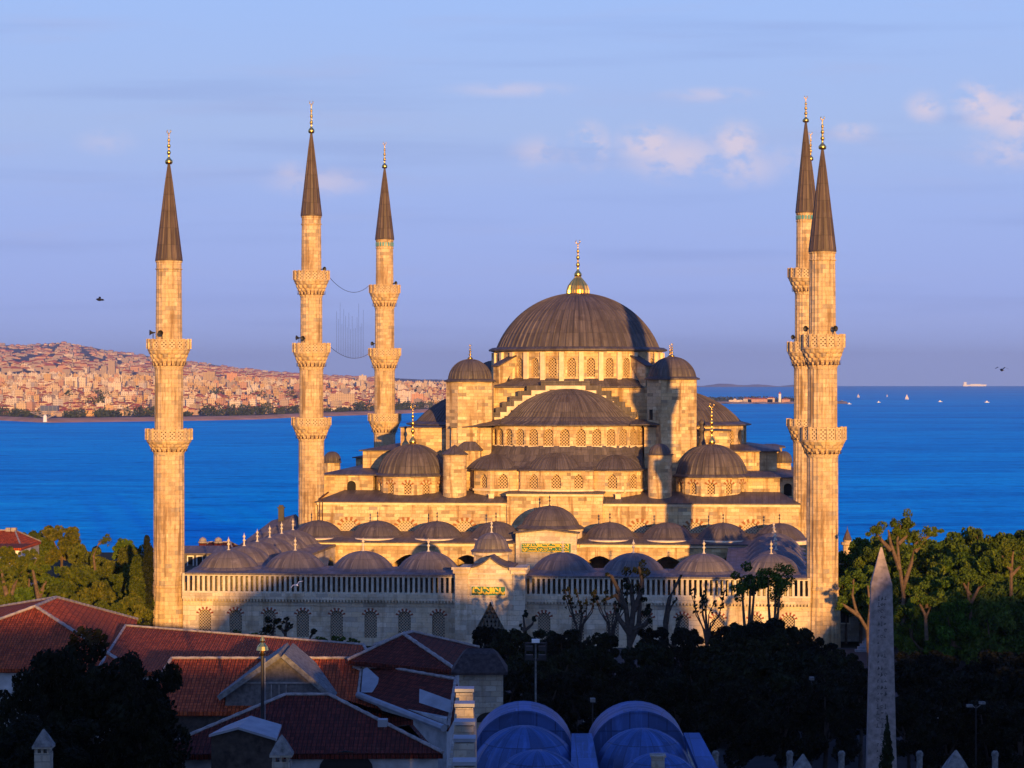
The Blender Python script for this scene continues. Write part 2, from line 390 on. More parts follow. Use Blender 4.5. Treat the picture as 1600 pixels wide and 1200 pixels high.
def windows(wins, parent, mat, vous=None, vr=0.42, nst=11, frac=0.8, sill=False, name='window'):
    for (P, xc, hw, sl, spring, rise, kind, depth, xs, ys) in wins:
        mb = MB()
        pts = [P(xc-hw, sl, depth*frac), P(xc+hw, sl, depth*frac)]+[P(xc+x, y, depth*frac) for x, y in zip(reversed(xs), reversed(ys))]
        uv = [(-hw, 0), (hw, 0)]+[(x, y-sl) for x, y in zip(reversed(xs), reversed(ys))]
        mb.face(pts, uv=[(a+50, b+50) for a, b in uv])
        o = mb.build(name, mat, parent)
        if vous:
            vb = MB()
            for k in range(nst):
                a0 = pi-pi*(k+0.04)/nst; a1 = pi-pi*(k+0.96)/nst
                rr = vr*(1.2 if k % 2 else 0.8)
                q = []
                for (ang, ex) in ((a0, 0), (a1, 0), (a1, rr), (a0, rr)):
                    xx, yy = hw*cos(ang), arch_y(hw*cos(ang), hw, rise, kind)
                    q.append((xc+xx+ex*cos(ang), spring+yy+ex*sin(ang)))
                f = [P(x, y, -0.05) for x, y in q]; bk = [P(x, y, 0.02) for x, y in q]
                u = [(k+0.5, 0)]*4
                vb.face(f, uv=u)
                for e in range(4): vb.face([f[e], bk[e], bk[(e+1) % 4], f[(e+1) % 4]], uv=u)
            vb.build('voussoir_arch', vous, o)
def arcpts(cu, cv, R, a0, a1, n, Rv=None):
    """arc walked left to right along the front: angle 0 = left (-u), 90 = front (-v)"""
    Rv = Rv or R
    return [(cu-R*cos(radians(a0+(a1-a0)*i/n)), cv-Rv*sin(radians(a0+(a1-a0)*i/n))) for i in range(n+1)]
def cap_prof(r, h, n=14, z0=0.0, rtop=0.03):
    Rs = (r*r+h*h)/(2*h); am = atan2(r, Rs-h)
    out = []
    for i in range(n+1):
        a = am*(1-i/n)
        out.append((max(rtop, Rs*sin(a)), z0+Rs*cos(a)-(Rs-h)))
    return out
def rib_angs(n, a0=0.0, a1=2*pi):
    d = (a1-a0)/n
    return [a0+d*(k+o) for k in range(n) for o in (0.0, 0.16, 0.32)]
def dome(mb, c, r, h, ribs=24, e=0.05, skirt=None, sx=1, sy=1, a0=0.0, a1=2*pi):
    """lead dome with rolled seams; skirt = (extra radius, drop) flares out to the eaves"""
    prof = cap_prof(r, h)
    if skirt: prof = [(r+skirt[0], -skirt[1]-0.16), (r+skirt[0], -skirt[1])]+prof
    ang = rib_angs(ribs, a0, a1)
    if abs(a1-a0-2*pi) > 1e-6: ang.append(a1)
    mb.lathe(c, prof, angs=ang, sx=sx, sy=sy, a0=a0, a1=a1, mod=lambda i, j, q: q+(e if i % 3 == 1 and q > 0.3 else 0))
def finial_prof(h, r, kind=0):
    """stacked balls on a rod, crescent added separately"""
    if kind == 0:
        P = [(1.0, 0), (1.25, .04), (1.3, .09), (0.8, .14), (0.4, .18), (.30, .26), (.55, .30), (.72, .33), (.55, .36), (.28, .40), (.28, .46), (.5, .49), (.62, .52), (.5, .55),
             (.24, .58), (.24, .63), (.42, .66), (.5, .69), (.42, .71), (.18, .74), (.16, .82), (.3, .84), (.16, .86), (.05, .88)]
    else:
        P = [(1.5, 0), (1.1, .06), (.45, .12), (.38, .34), (.38, .36), (.75, .40), (.95, .45), (.75, .5), (.35, .54), (.32, .62), (.7, .66), (.85, .72), (.65, .78), (.2, .84), (.1, .93), (.03, 1.0)]
    return [(a*r, b*h) for a, b in P]
def finial(name, c, h, r, mat, parent, kind=0, crescent=True):
    mb = MB(); mb.lathe(c, finial_prof(h, r, kind), n=10)
    if crescent and kind == 0:
        cr = h*0.055; pts = [(c[0]+cr*cos(a), c[1], c[2]+h*0.935+cr*sin(a)) for a in [radians(d) for d in range(125, 416, 24)]]
        mb.tube(pts, [r*0.04]+[r*0.17]*(len(pts)-2)+[r*0.04], 5)
    return mb.build(name, mat, parent, smooth=True)

LOC = (OX, OY, 0.0)
# ---------------------------------------------------------------- prayer hall
hall = thing('mosque', 'great stone mosque with a wide grey lead dome over cascading smaller domes and half domes', 'mosque', LOC, -TH)
CU, CV = U(903, 102.5), 102.5                     # centre of the main dome
VF = 76.4                                         # front wall
uL, uR = U(497, VF), U(1248, VF); VB = 128.5
wC = W(787, 0, VF)                                # front cornice
uc0, uc1 = U(793, VF), U(942, VF); wC2 = W(772, 0, VF)
# lower block
mb = MB(); wins = []
fr = []
for px in (545, 634, 726, 1000, 1085, 1173):
    u = U(px, VF)-uL
    fr.append((u, 1.15, W(868, 0, VF), W(826, 0, VF), W(815, 0, VF)-W(826, 0, VF), 'round'))
wall(mb, [(uL, VF), (uR, VF)], 0, wC, {0: fr}, 0.4, wins)
wall(mb, [(uR, VF), (uR, VB), (uL, VB), (uL, VF)], 0, wC)
front = mb.build('front_wall', M['stone'], hall)
windows(wins, front, M['lattice_panel'], M['voussoir_hall'], vr=0.42, nst=13)
mb = MB(); wall(mb, [(uc0, VF-0.5), (uc1, VF-0.5)], 3.0, wC2); wall(mb, [(uc1, VF-0.5), (uc1, VF+2.0)], 3.0, wC2); wall(mb, [(uc0, VF+2.0), (uc0, VF-0.5)], 3.0, wC2)
mb.build('raised_centre_wall', M['stone'], hall)
# cornice moulding and lead aprons
mb = MB()
for a, b in ((uL-0.15, uc0-0.06), (uc1+0.06, uR+0.15)): mb.box(a, b, VF-0.22, VF+0.3, wC-0.28, wC+0.02)
mb.box(uc0-0.1, uc1+0.1, VF-0.75, VF-0.1, wC2-0.26, wC2+0.02)
mb.build('cornice', M['band'], hall)
mb = MB()
wA = W(774, 0, 80.5)
def sheet(mb, pts, th=0.14): mb.slab(pts, (0, 0, -th))
sheet(mb, [(uL-0.3, VF-0.38, wC+0.16), (uc0, VF-0.38, wC+0.16), (uc0, 82.5, wA+0.5), (uL+2.5, 82.5, wA+0.5)])
sheet(mb, [(uc1, VF-0.38, wC+0.16), (uR+0.3, VF-0.38, wC+0.16), (uR-2.5, 82.5, wA+0.5), (uc1, 82.5, wA+0.5)])
sheet(mb, [(uc0-0.2, VF-0.9, wC2+0.16), (uc1+0.2, VF-0.9, wC2+0.16), (uc1+0.2, 82.5, wA+0.75), (uc0-0.2, 82.5, wA+0.75)])
sheet(mb, [(uR+0.3, VF-0.3, wC+0.15), (uR+0.3, VB, wC+0.15), (uR-2.5, VB, wA+0.45), (uR-2.5, 82.5, wA+0.45)])
sheet(mb, [(uL-0.3, VF-0.3, wC+0.15), (uL+2.5, 82.5, wA+0.45), (uL+2.5, VB, wA+0.45), (uL-0.3, VB, wC+0.15)])
mb.build('lower_roof', M['lead'], hall)
# little roof hatches
for px, py in ((768, 777), (966, 777)):
    mb = MB(); u = U(px, 78.5); z = Wp(py, px, 78.5); mb.box(u-0.35, u+0.35, 78.2, 79.2, z-0.4, z+0.35); mb.box(u-0.42, u+0.42, 78.1, 79.3, z+0.352, z+0.45)
    mb.build('roof_hatch', M['band'], hall)

# gallery blocks either side (front face lit, little door on the left one)
def block(name, u0, u1, v0, v1, w0, w1, op=None, roof=0.5, rise=0.9, wm='stone'):
    mb = MB(); wins = []
    wall(mb, [(u0, v0), (u1, v0), (u1, v1), (u0, v1)], w0, w1, op, 0.5, wins, closed=True)
    o = mb.build(name, M[wm], hall)
    r = MB(); q = [(u0-roof, v0-roof), (u1+roof, v0-roof), (u1+roof, v1+roof), (u0-roof, v1+roof)]
    i = min(u1-u0, v1-v0)*0.3
    p = [(u0+i, v0+i), (u1-i, v0+i), (u1-i, v1-i), (u0+i, v1-i)]
    for k in range(4):
        a, b, c_, d_ = q[k], q[(k+1) % 4], p[(k+1) % 4], p[k]
        r.face([(*a, w1+0.02), (*b, w1+0.02), (*b, w1+0.16), (*a, w1+0.16)])
        r.face([(*a, w1+0.16), (*b, w1+0.16), (*c_, w1+rise), (*d_, w1+rise)])
    r.face([(*x, w1+rise) for x in p]); r.face([(*x, w1+0.02) for x in reversed(q)])
    r.build('lead_roof', M['lead'], o)
    return o, wins
v2 = 82.5
u0, u1 = U(503, v2), U(583, v2)
o, wn = block('left_gallery', u0, u1, v2, 122, wC, Wp(743, 545, v2), {0: [(U(549, v2)-u0, 0.62, Wp(775, 549, v2), Wp(757, 549, v2), 0.5, 'round')]}, rise=0.7)
windows(wn, o, M['dark'], name='doorway')
o, wn = block('right_gallery', U(1120, v2+1), U(1240, v2+1), v2+1, 122, wC, Wp(747, 1180, v2+1), {0: [(U(1231, v2+1)-U(1120, v2+1), 0.55, Wp(775, 1230, v2+1), Wp(761, 1230, v2+1), 0.5, 'round')]}, rise=0.7)
windows(wn, o, M['dark'], name='doorway')
v3 = 92.0
block('left_upper_gallery', U(567, v3), U(700, v3), v3, 113, wC, Wp(705, 600, v3), rise=0.9)
block('right_upper_gallery', U(1060, v3), U(1214, v3), v3, 113, wC, Wp(706, 1180, v3), rise=0.9)
block('right_far_block', U(1186, 116), U(1222, 116), 116, 122, wC, Wp(700, 1200, 116), rise=0.5)
block('left_far_block', U(556, 118), U(600, 118), 118, 124, wC, Wp(716, 575, 118), rise=0.5)
block('left_pier', U(626, 90.5), U(700, 90.5), 90.5, 96, wC, Wp(669, 660, 90.5), roof=0.2, rise=0.3)
block('right_pier', U(1075, 90.5), U(1140, 90.5), 90.5, 96, wC, Wp(674, 1110, 90.5), roof=0.2, rise=0.3)

# exedra tier with lattice windows
vE = 78.6
foot = [(U(733, 86), 86.0), (U(741, 81.0), 81.0), (U(766, 79.2), 79.2), (U(795, 79.4), 79.4), (U(810, 80.2), 80.2), (U(813, 79.3), 79.3), (U(846, 78.5), 78.5), (U(892, 78.5), 78.5), (U(926, 79.3), 79.3),
        (U(929, 80.2), 80.2), (U(945, 79.4), 79.4), (U(975, 79.2), 79.2), (U(1001, 81.0), 81.0), (U(1009, 86), 86.0)]
we0, we1 = Wp(770, 870, vE), Wp(735.5, 870, vE)
ops = {}
def ew(seg, px, hw=0.62):
    a, b = Vector(foot[seg]), Vector(foot[seg+1]); mv = (a.y+b.y)/2
    x = (U(px, mv)-a.x)/(b.x-a.x)*(b-a).length
    ops.setdefault(seg, []).append((x, hw, Wp(763, 870, vE), Wp(748, 870, vE), 0.6, 'pointed'))
for seg, px in ((1, 756), (2, 786), (5, 834), (6, 869), (7, 904), (10, 957), (11, 990)): ew(seg, px)
mb = MB(); wins = []
wall(mb, foot, we0-1.0, we1, ops, 0.4, wins)
ex = mb.build('exedra_wall', M['stone'], hall); windows(wins, ex, M['lattice_gold'])
mb = MB()
for (a, b) in zip(foot, foot[1:]):
    a, b = Vector(a), Vector(b); d = (b-a).normalized(); nn = Vector((d.y, -d.x))*0.18
    mb.slab([(a.x+nn.x, a.y+nn.y, Wp(765, 870, vE)), (b.x+nn.x, b.y+nn.y, Wp(765, 870, vE)), (b.x, b.y, Wp(765, 870, vE)), (a.x, a.y, Wp(765, 870, vE))], (0, 0, -0.28))
mb.build('string_course', M['band'], ex)
# semi dome drum and roofs of the exedrae
su, sv = U(888, 88.5), 88.6
RU, RV = 10.6, 6.3
ws1 = Wp(666, 888, 81.0); ws0 = Wp(700, 888, 81.0)
N = 15
dr = arcpts(su, sv, RU, 0, 180, N, RV)
mb = MB()
inner = arcpts(su, sv, RU+0.1, 0, 180, len(foot)-1, RV+0.1)
rows = []
for k in range(6):
    f_ = k/5
    rows.append([(a[0]*(1-f_)+b[0]*f_, a[1]*(1-f_)+b[1]*f_, (we1+0.12)+(ws0+0.25-we1-0.12)*f_**2.2) for a, b in zip(foot, inner)])
eave = [(p[0]+(p[0]-su)*0.03, p[1]-0.35, we1+0.10) for p in foot]
mb.grid([[(p[0], p[1], we1-0.06) for p in eave], eave]+rows)
mb.build('exedra_roof', M['lead'], ex)
mb = MB(); ec = U(872, 84.5)
dome(mb, (ec, 83.6, we1+0.15), 4.9, Wp(704, 872, 82)-we1-0.15, 22, 0.10, sx=1.0, sy=1.02, a0=pi, a1=2*pi)
mb.build('exedra_half_dome', M['lead'], ex)
for px, ang in ((778, 0), (962, 0)):
    mb = MB(); dome(mb, (U(px, 86), 84.2, we1+0.15), 3.9, Wp(709, px, 83)-we1-0.2, 20, 0.10, sx=1.0, sy=1.2, a0=pi, a1=2*pi)
    mb.build('exedra_half_dome', M['lead'], ex)
mb = MB(); wins = []
ops = {i: [(None, 0.62, Wp(697, 888, 81), Wp(678, 888, 81), 0.62, 'round')] for i in range(1, N-1)}
wall(mb, dr, ws0-1.5, ws1, ops, 0.45, wins)
d1 = mb.build('half_dome_drum', M['stone'], hall); windows(wins, d1, M['lattice_gold'])
mb = MB()
for k in range(N):
    a, b = Vector(dr[k]), Vector(dr[k+1]); d = (b-a).normalized(); nn = Vector((d.y, -d.x)); L = (b-a).length; c0 = (a+b)/2
    for s_ in (0,):
        p0, p1 = c0-d*0.72, c0+d*0.72; q = nn*0.16
        mb.slab([(p0.x+q.x, p0.y+q.y, Wp(697, 888, 81)), (p1.x+q.x, p1.y+q.y, Wp(697, 888, 81)), (p1.x, p1.y, Wp(697, 888, 81)), (p0.x, p0.y, Wp(697, 888, 81))], (0, 0, -0.3))
mb.build('window_sills', M['band'], d1)
mb = MB()
hs = W(607, su, sv)-Wp(659, 888, 82)
prof = [(10.95, ws1-0.05), (11.25, ws1+0.02), (11.25, ws1+0.16), (10.2, ws1+0.40), (9.55, ws1+0.62), (8.95, ws1+1.0)]+cap_prof(8.4, hs*0.86, 14, Wp(659, 888, 82)+hs*0.14)
ang = rib_angs(44, pi, 2*pi)+[2*pi]
mb.lathe((su, sv, 0), prof, angs=ang, sx=1, sy=RV/RU, a0=pi, a1=2*pi, mod=lambda i, j, q: q+(0.15 if i % 3 == 1 and j > 2 and q > .3 else 0))
# side lead apron towards the towers
sheet(mb, [(U(702, 87), 86.2, Wp(668, 702, 87)), (U(782, 84), 83.2, ws1+0.2), (U(782, 88), 88.4, ws1+0.9), (U(702, 88), 88.4, ws1+0.5)])
sheet(mb, [(U(985, 84), 83.6, ws1+0.2), (U(1062, 87), 86.6, ws1+0.25), (U(1062, 88), 88.4, ws1+0.6), (U(985, 88), 88.4, ws1+0.9)])
mb.build('half_dome', M['lead'], hall)
# blocks beside the drum
block('drum_shoulder', U(706, 86.3), U(766, 84.5), 85.6, 90, wC, Wp(669, 735, 85.6), roof=0.12, rise=0.25)
block('drum_shoulder', U(1006, 84.5), U(1056, 86.3), 85.9, 90, wC, Wp(668, 1030, 85.6), roof=0.12, rise=0.25)
block('stair_house', U(715, 83.8), U(750, 83.8), 83.8, 86.5, wC, Wp(705, 730, 83.8), roof=0.25, rise=1.3)

# stepped great arch
vS = 88.7
stepsL = [(853, 602.7), (831, 610), (817, 618), (804, 626.5), (792.5, 635), (782.5, 644), (773, 652)]
stepsR = [(915, 602.7), (932, 610), (947.5, 618), (959.5, 627), (969, 635), (978, 643.5), (987, 651)]
def stair(dz, dv):
    out = []
    uu = lambda px: U(px, vS); ww = lambda py: W(py, 0, vS)
    pts = []
    lastL = (uu(stepsL[-1][0]), ww(659))
    L = [lastL]
    for k in range(len(stepsL)-1, -1, -1):
        u, z = uu(stepsL[k][0]), ww(stepsL[k][1])
        L.append((u, L[-1][1])); L[-1] = (u, L[-1][1]); L.append((u, z))
    Rr = []
    for k in range(len(stepsR)):
        u, z = uu(stepsR[k][0]), ww(stepsR[k][1]); Rr.append((u, z))
        nz = ww(stepsR[k+1][1]) if k+1 < len(stepsR) else ww(659)
        Rr.append((u, nz))
    return L+Rr
SP = stair(0, 0)
def offset_in(path, d):
    """inner copy of the stepped line, moved down and towards the middle"""
    mid = (SP[0][0]+SP[-1][0])/2
    return [(u+(d if u < mid else -d), z-d) for u, z in path]
inn = offset_in(SP, 0.52)
mb = MB()
def fx(p, v): return (p[0], v, p[1])
for k in range(len(SP)-1):
    a, b, c_, d_ = SP[k], SP[k+1], inn[k+1], inn[k]
    mb.slab([fx(a, vS-0.55), fx(b, vS-0.55), fx(c_, vS-0.55), fx(d_, vS-0.55)], (0, 0.9, 0))
mb.build('stepped_arch_band', M['band'], hall)
mb = MB()                                         # lead treads behind and above the band
up = [(u, z) for u, z in offset_in(SP, -0.66)]
for k in range(len(SP)-1):
    a, b, c_, d_ = SP[k], SP[k+1], up[k+1], up[k]
    mb.slab([fx(a, vS-0.42), fx(b, vS-0.42), fx(c_, vS-0.42), fx(d_, vS-0.42)], (0, 1.5, 0))
lowz = ws1-0.5
q = [fx(p, vS-0.12) for p in inn]+[(inn[-1][0], vS-0.12, lowz), (inn[0][0], vS-0.12, lowz)]
for k in range(len(inn)-1):
    mb.face([fx(inn[k], vS-0.12), fx(inn[k+1], vS-0.12), (inn[k+1][0], vS-0.12, lowz), (inn[k][0], vS-0.12, lowz)])
mb.build('stepped_arch_lead', M['lead'], hall)
# core block behind the steps
vK = 90.0
wK = W(606, 0, vK)
mb = MB(); wall(mb, [(U(771, vK), vK), (U(1015, vK), vK), (U(1015, vK), 115), (U(771, vK), 115)], wC, wK, closed=True)
mb.build('core_block', M['stone'], hall)
mb = MB()                                         # lead skirt round the main drum
RD = 12.1
wd0, wd1 = W(592, 0, 90.5), W(546, 0, 90.5)
sq = [(U(766, vK-0.6), vK-0.6), (U(1003, vK-0.6), vK-0.6), (U(1003, vK-0.6), 115.6), (U(766, vK-0.6), 115.6)]
ring = [(CU-13.2*cos(a), CV-13.2*sin(a)) for a in [radians(x) for x in (45, 135, 225, 315)]]
rows_o, rows_i = [], []
for k in range(64):
    a = 2*pi*k/64; dx, dy = -cos(a), -sin(a)
    t_ = min(abs((sq[1][0]-CU if dx > 0 else sq[0][0]-CU)/dx) if abs(dx) > 1e-6 else 99, abs(((sq[0][1] if dy < 0 else sq[2][1])-CV)/dy) if abs(dy) > 1e-6 else 99)
    rows_o.append((CU+dx*t_, CV+dy*t_)); rows_i.append((CU+dx*RD*0.985, CV+dy*RD*0.985))
mb.grid([[(x, y, wK+0.02) for x, y in rows_o], [(x, y, wK+0.20) for x, y in rows_o], [(x, y, wd0+0.15) for x, y in rows_i]], close=True)
mb.build('drum_skirt_roof', M['lead'], hall)
# main drum
ND = 28
ringp = [(CU-RD*cos(2*pi*(k+0.5)/ND), CV-RD*sin(2*pi*(k+0.5)/ND)) for k in range(ND)]
mb = MB(); wins = []
ops = {k: [(None, 0.58, W(589, 0, 90.5)+0.05, W(566, 0, 90.5), 0.65, 'round')] for k in range(ND)}
wall(mb, ringp, wd0-1.2, wd1, ops, 0.45, wins, closed=True)
md = mb.build('main_drum', M['stone'], hall); windows(wins, md, M['lattice_gold'])
mb = MB()
for k in range(ND):
    a = 2*pi*(k+0.5)/ND; c_, s_ = -cos(a), -sin(a)
    for off in (0,):
        t1 = Vector((-s_, c_)); p = Vector((CU+c_*RD, CV+s_*RD)); n_ = Vector((c_, s_))
        q = [p-t1*0.38-n_*0.3, p+t1*0.38-n_*0.3, p+t1*0.32+n_*0.34, p-t1*0.32+n_*0.34]
        mb.prism([(v_.x, v_.y) for v_ in q], wd0-0.4, wd1-0.35)
mb.build('drum_buttresses', M['band'], md)
# flying buttresses at the four diagonals
for sgu, sgv in ((-1, -1), (1, -1), (-1, 1), (1, 1)):
    mb = MB(); n_ = Vector((sgu, sgv)).normalized(); t_ = Vector((-n_.y, n_.x)); c0 = Vector((CU, CV))
    r0, r1 = RD-0.2, RD+3.0; zt0, zt1 = wd1-0.9, wd1-2.4; zb = wd0-1.0
    out = [(r0, zt0), (r1, zt1), (r1, zb), (r1-0.9, zb)]
    for k in range(9):
        a = pi*0.5*k/8; out.append((r1-0.9-(r1-0.9-r0)*sin(a)*0.999, zb+(zt0-1.2-zb)*(1-(1-sin(a))**1.2) if k else zb))
    th = t_*0.62
    pts = [((c0+n_*r-th).x, (c0+n_*r-th).y, z) for r, z in out]
    mb.slab(pts, (th.x*2, th.y*2, 0)); b_ = mb.build('flying_buttress', M['stone'], hall)
    mb = MB(); p = [((c0+n_*r-th*1.25).x, (c0+n_*r-th*1.25).y, z) for r, z in ((r0, zt0+0.02), (r1+0.2, zt1+0.02), (r1+0.2, zt1+0.2), (r0, zt0+0.2))]
    mb.slab(p, (th.x*2.5, th.y*2.5, 0)); mb.build('lead_coping', M['lead'], b_)
# main dome
mb = MB()
hD = W(459, CU, CV)-wd1-0.3
prof = [(RD+0.1, wd1-0.25), (RD+0.75, wd1-0.10), (RD+0.75, wd1+0.10), (RD+0.25, wd1+0.35)]+cap_prof(11.55, hD, 20, wd1+0.42)
ang = rib_angs(72)
mb.lathe((CU, CV, 0), prof, angs=ang, mod=lambda i, j, q: q+(0.17 if i % 3 == 1 and j > 3 and q > .4 else 0))
md2 = mb.build('main_dome', M['lead'], hall)
mb = MB(); zb = W(460, CU, CV); rb = 17.5*YY(CU, CV)/F; hb = (460-433)*YY(CU, CV)/F
prof = [(rb*1.05, -0.1), (rb*1.05, 0.08), (rb, 0.15), (rb*0.98, hb*.25), (rb*0.86, hb*.5), (rb*0.6, hb*.75), (rb*0.34, hb*.95), (rb*.2, hb*1.15)]
mb.lathe((CU, CV, zb), prof, n=64, mod=lambda i, j, q: q*(1+(0.07*(-1 if i % 4 < 2 else 1) if 1 < j < 7 else 0)))
fb = mb.build('fluted_gilt_base', M['gold'], md2, smooth=False)
finial('gilt_finial', (CU, CV, zb+hb*1.0), (433-374)*YY(CU, CV)/F, 0.42, M['gold'], md2)

# weight towers
def octo(cu, cv, r, rot=22.5): return [(cu-r*cos(radians(rot+45*k)), cv-r*sin(radians(rot+45*k))) for k in range(8)]
def tower(cu, cv, r, w0, w1, rd, hd, fh):
    mb = MB(); wall(mb, octo(cu, cv, r), w0, w1, closed=True); o = mb.build('weight_tower', M['stone'], hall)
    mb = MB(); ang = rib_angs(28)
    prof = [(r*0.98, w1+0.0), (r*1.05, w1+0.03), (r*1.05, w1+0.2), (rd+0.1, w1+0.42)]+cap_prof(rd, hd, 12, w1+0.45)
    mb.lathe((cu, cv, 0), prof, angs=ang, mod=lambda i, j, q: q+(0.09 if i % 3 == 1 and j > 3 and q > .25 else 0))
    d_ = mb.build('tower_dome', M['lead'], o)
    finial('gilt_finial', (cu, cv, w1+0.4+hd), fh, 0.30, M['gold'], d_)
    return o
vT = 88.6
tl, tr = U(734.5, vT), U(1050, vT)
tower(tl, vT, 3.45, wC, Wp(597, 735, vT-3), 3.0, 2.75, 2.1)
tower(tr, vT, 3.65, wC, Wp(593.5, 1050, vT-3), 3.25, 2.75, 1.9)
tower(U(1047, 116.5), 116.5, 3.5, wC, Wp(594, 1050, 113), 3.0, 3.0, 1.9)
tower(U(772, 116.5), 116.5, 3.5, wC, Wp(597, 772, 113), 3.0, 2.8, 1.9)
# narrow window slit and little roof at the foot of the right tower
mb = MB(); u = U(1017, 84.7); mb.box(u-0.22, u+0.22, 84.55, 85.6, Wp(656, 1017, 84.7), Wp(640, 1017, 84.7)); mb.build('tower_slit', M['dark'], hall)

# side and rear half domes
def side_half(cu, cv, a0, ru, rv, n=15):
    mb = MB(); wins = []
    w1 = Wp(666, 888, 90); w0 = Wp(700, 888, 90)
    pts = [(cu-ru*cos(radians(a0+180*i/n)), cv-rv*sin(radians(a0+180*i/n))) for i in range(n+1)]
    ops = {i: [(None, 0.6, w0+0.2, w0+1.75, 0.6, 'round')] for i in range(1, n-1)}
    wall(mb, pts, wC, w1, ops, 0.45, wins); o = mb.build('half_dome_drum', M['stone'], hall); windows(wins, o, M['lattice_gold'])
    mb = MB(); b0 = pi+radians(a0)
    prof = [(ru*1.03, w1-0.05), (ru*1.06, w1+0.02), (ru*1.06, w1+0.16), (ru*0.96, w1+0.45)]+cap_prof(ru*0.91, 4.5, 14, w1+0.55)
    ang = rib_angs(44, b0, b0+pi)+[b0+pi]
    mb.lathe((cu, cv, 0), prof, angs=ang, sx=1, sy=rv/ru, a0=b0, a1=b0+pi, mod=lambda i, j, q: q+(0.15 if i % 3 == 1 and j > 3 and q > .3 else 0))
    mb.build('half_dome', M['lead'], hall)
side_half(CU+13.3, CV, 90, 10.9, 10.9)
side_half(CU-13.3, CV, -90, 10.9, 10.9)
side_half(CU, CV+13.0, 180, 10.9, 9.5)

# corner domes
def corner(cu, cv, r, h, w0, w1, fh, knob=False):
    mb = MB(); wins = []
    pts = [(cu-r*cos(radians(15+30*k)), cv-r*sin(radians(15+30*k))) for k in range(12)]
    ops = {k: [(None, 0.5, w0+0.25, w0+1.3, 0.5, 'round')] for k in range(12)}
    wall(mb, pts, w0-0.8, w1, ops, 0.4, wins, closed=True); o = mb.build('corner_drum', M['stone'], hall)
    windows(wins, o, M['lattice_gold'], M['voussoir_hall'], vr=0.36, nst=9)
    mb = MB(); prof = [(r*0.99, w1-0.02), (r*1.07, w1+0.03), (r*1.07, w1+0.18), (r*0.99, w1+0.42)]+cap_prof(r*0.96, h, 14, w1+0.48)
    mb.lathe((cu, cv, 0), prof, angs=rib_angs(34), mod=lambda i, j, q: q+(0.12 if i % 3 == 1 and j > 3 and q > .3 else 0))
    d_ = mb.build('corner_dome', M['lead'], o)
    finial('gilt_finial', (cu, cv, w1+0.4+h), fh, 0.40, M['gold'], d_)
vC = 84.6
corner(U(645, vC), vC, 5.0, 3.9, Wp(775, 645, vC-4.5), Wp(745.5, 645, vC-4.5), 5.6)
corner(U(1112, vC), vC, 4.95, 3.95, Wp(775, 1112, vC-4.5), Wp(747, 1112, vC-4.5), 5.7)
corner(U(1080, 121), 121, 4.8, 3.7, wC+1, W(752, 20, 121), 5)
corner(U(680, 121), 121, 4.8, 3.7, wC+1, W(752, -18, 121), 5)
mb = MB(); ku = U(1097, 88); mb.lathe((ku, 88, Wp(700, 1097, 88)), [(0.8, -1), (0.7, 0), (0.45, 0.9), (0.3, 1.6), (0.28, 2.2), (0.45, 2.4), (0.42, 2.7), (0.25, 2.9), (0.42, 3.2), (0.48, 3.5), (0.3, 3.8), (0.05, 4.0)], n=10)
mb.build('stone_knob', M['lead'], hall, smooth=True)
# round stair turrets
for px, x0 in ((710.5, 692), (1031, 1012)):
    vt = 80.0; cu = U(px, vt); r = 18.6*YY(cu, vt)/F; w1 = Wp(711, px, vt); 
    mb = MB(); mb.lathe((cu, vt, 0), [(r, Wp(786, px, vt)), (r, w1-0.25), (r*1.05, w1-0.2), (r*1.05, w1)], n=28); o = mb.build('stair_turret', M['stone'], hall)
    mb = MB()
    if px < 900: prof = [(r*1.0, w1), (r*1.13, w1+0.02), (r*1.13, w1+0.14), (r*0.75, w1+0.55), (r*0.32, w1+1.05), (0.02, w1+1.4)]
    else: prof = [(r*1.0, w1), (r*1.13, w1+0.02), (r*1.13, w1+0.14)]+cap_prof(r*0.9, 1.35, 8, w1+0.2)
    mb.lathe((cu, vt, 0), prof, angs=rib_angs(16), mod=lambda i, j, q: q+(0.04 if i % 3 == 1 and q > .2 else 0)); mb.build('turret_cap', M['lead'], o)
# small far domes at the edges
for px, v, r in ((519, 112, 1.25), (1224, 108, 1.2)):
    cu = U(px, v); w1 = Wp(722, px, v); mb = MB(); wall(mb, octo(cu, v, r), wC, w1, closed=True); o = mb.build('small_turret', M['stone'], hall)
    mb = MB(); dome(mb, (cu, v, w1+0.1), r, 1.5, 14, 0.04, (0.12, 0.05)); mb.build('turret_cap', M['lead'], o)
# drain pipes and cables on the left corner
mb = MB()
for dx in (0.0, 0.35): mb.tube([(uL+0.3+dx, VF-0.3, wC+0.6), (uL+0.3+dx, VF-0.3, 4)], 0.07)
mb.tube([(uL+0.3, VF-0.3, wC+0.5), (uL+1.4, VF+0.2, wC+1.4)], 0.12)
mb.build('drain_pipes', M['pit'], hall)
# the forecourt has its own origin, 21 m nearer than the hall's measuring line
SHIFT = 21.0
OX, OY = world(0, SHIFT, 0)[:2]; LOC = (OX, OY, 0.0); VF = VF-SHIFT
# ---------------------------------------------------------------- arcaded forecourt
court = thing('forecourt', 'arcaded mosque forecourt with a long balustraded front wall and rows of low lead domes', 'courtyard', LOC, -TH)
fuL, fuR = U(286, 0), U(1266, 0)
pu0, pu1 = U(713, 0), U(820, 0)
wTop = W(903, 0, 0); wBal = W(930, 0, 0); wLed = W(941, 0, 0)
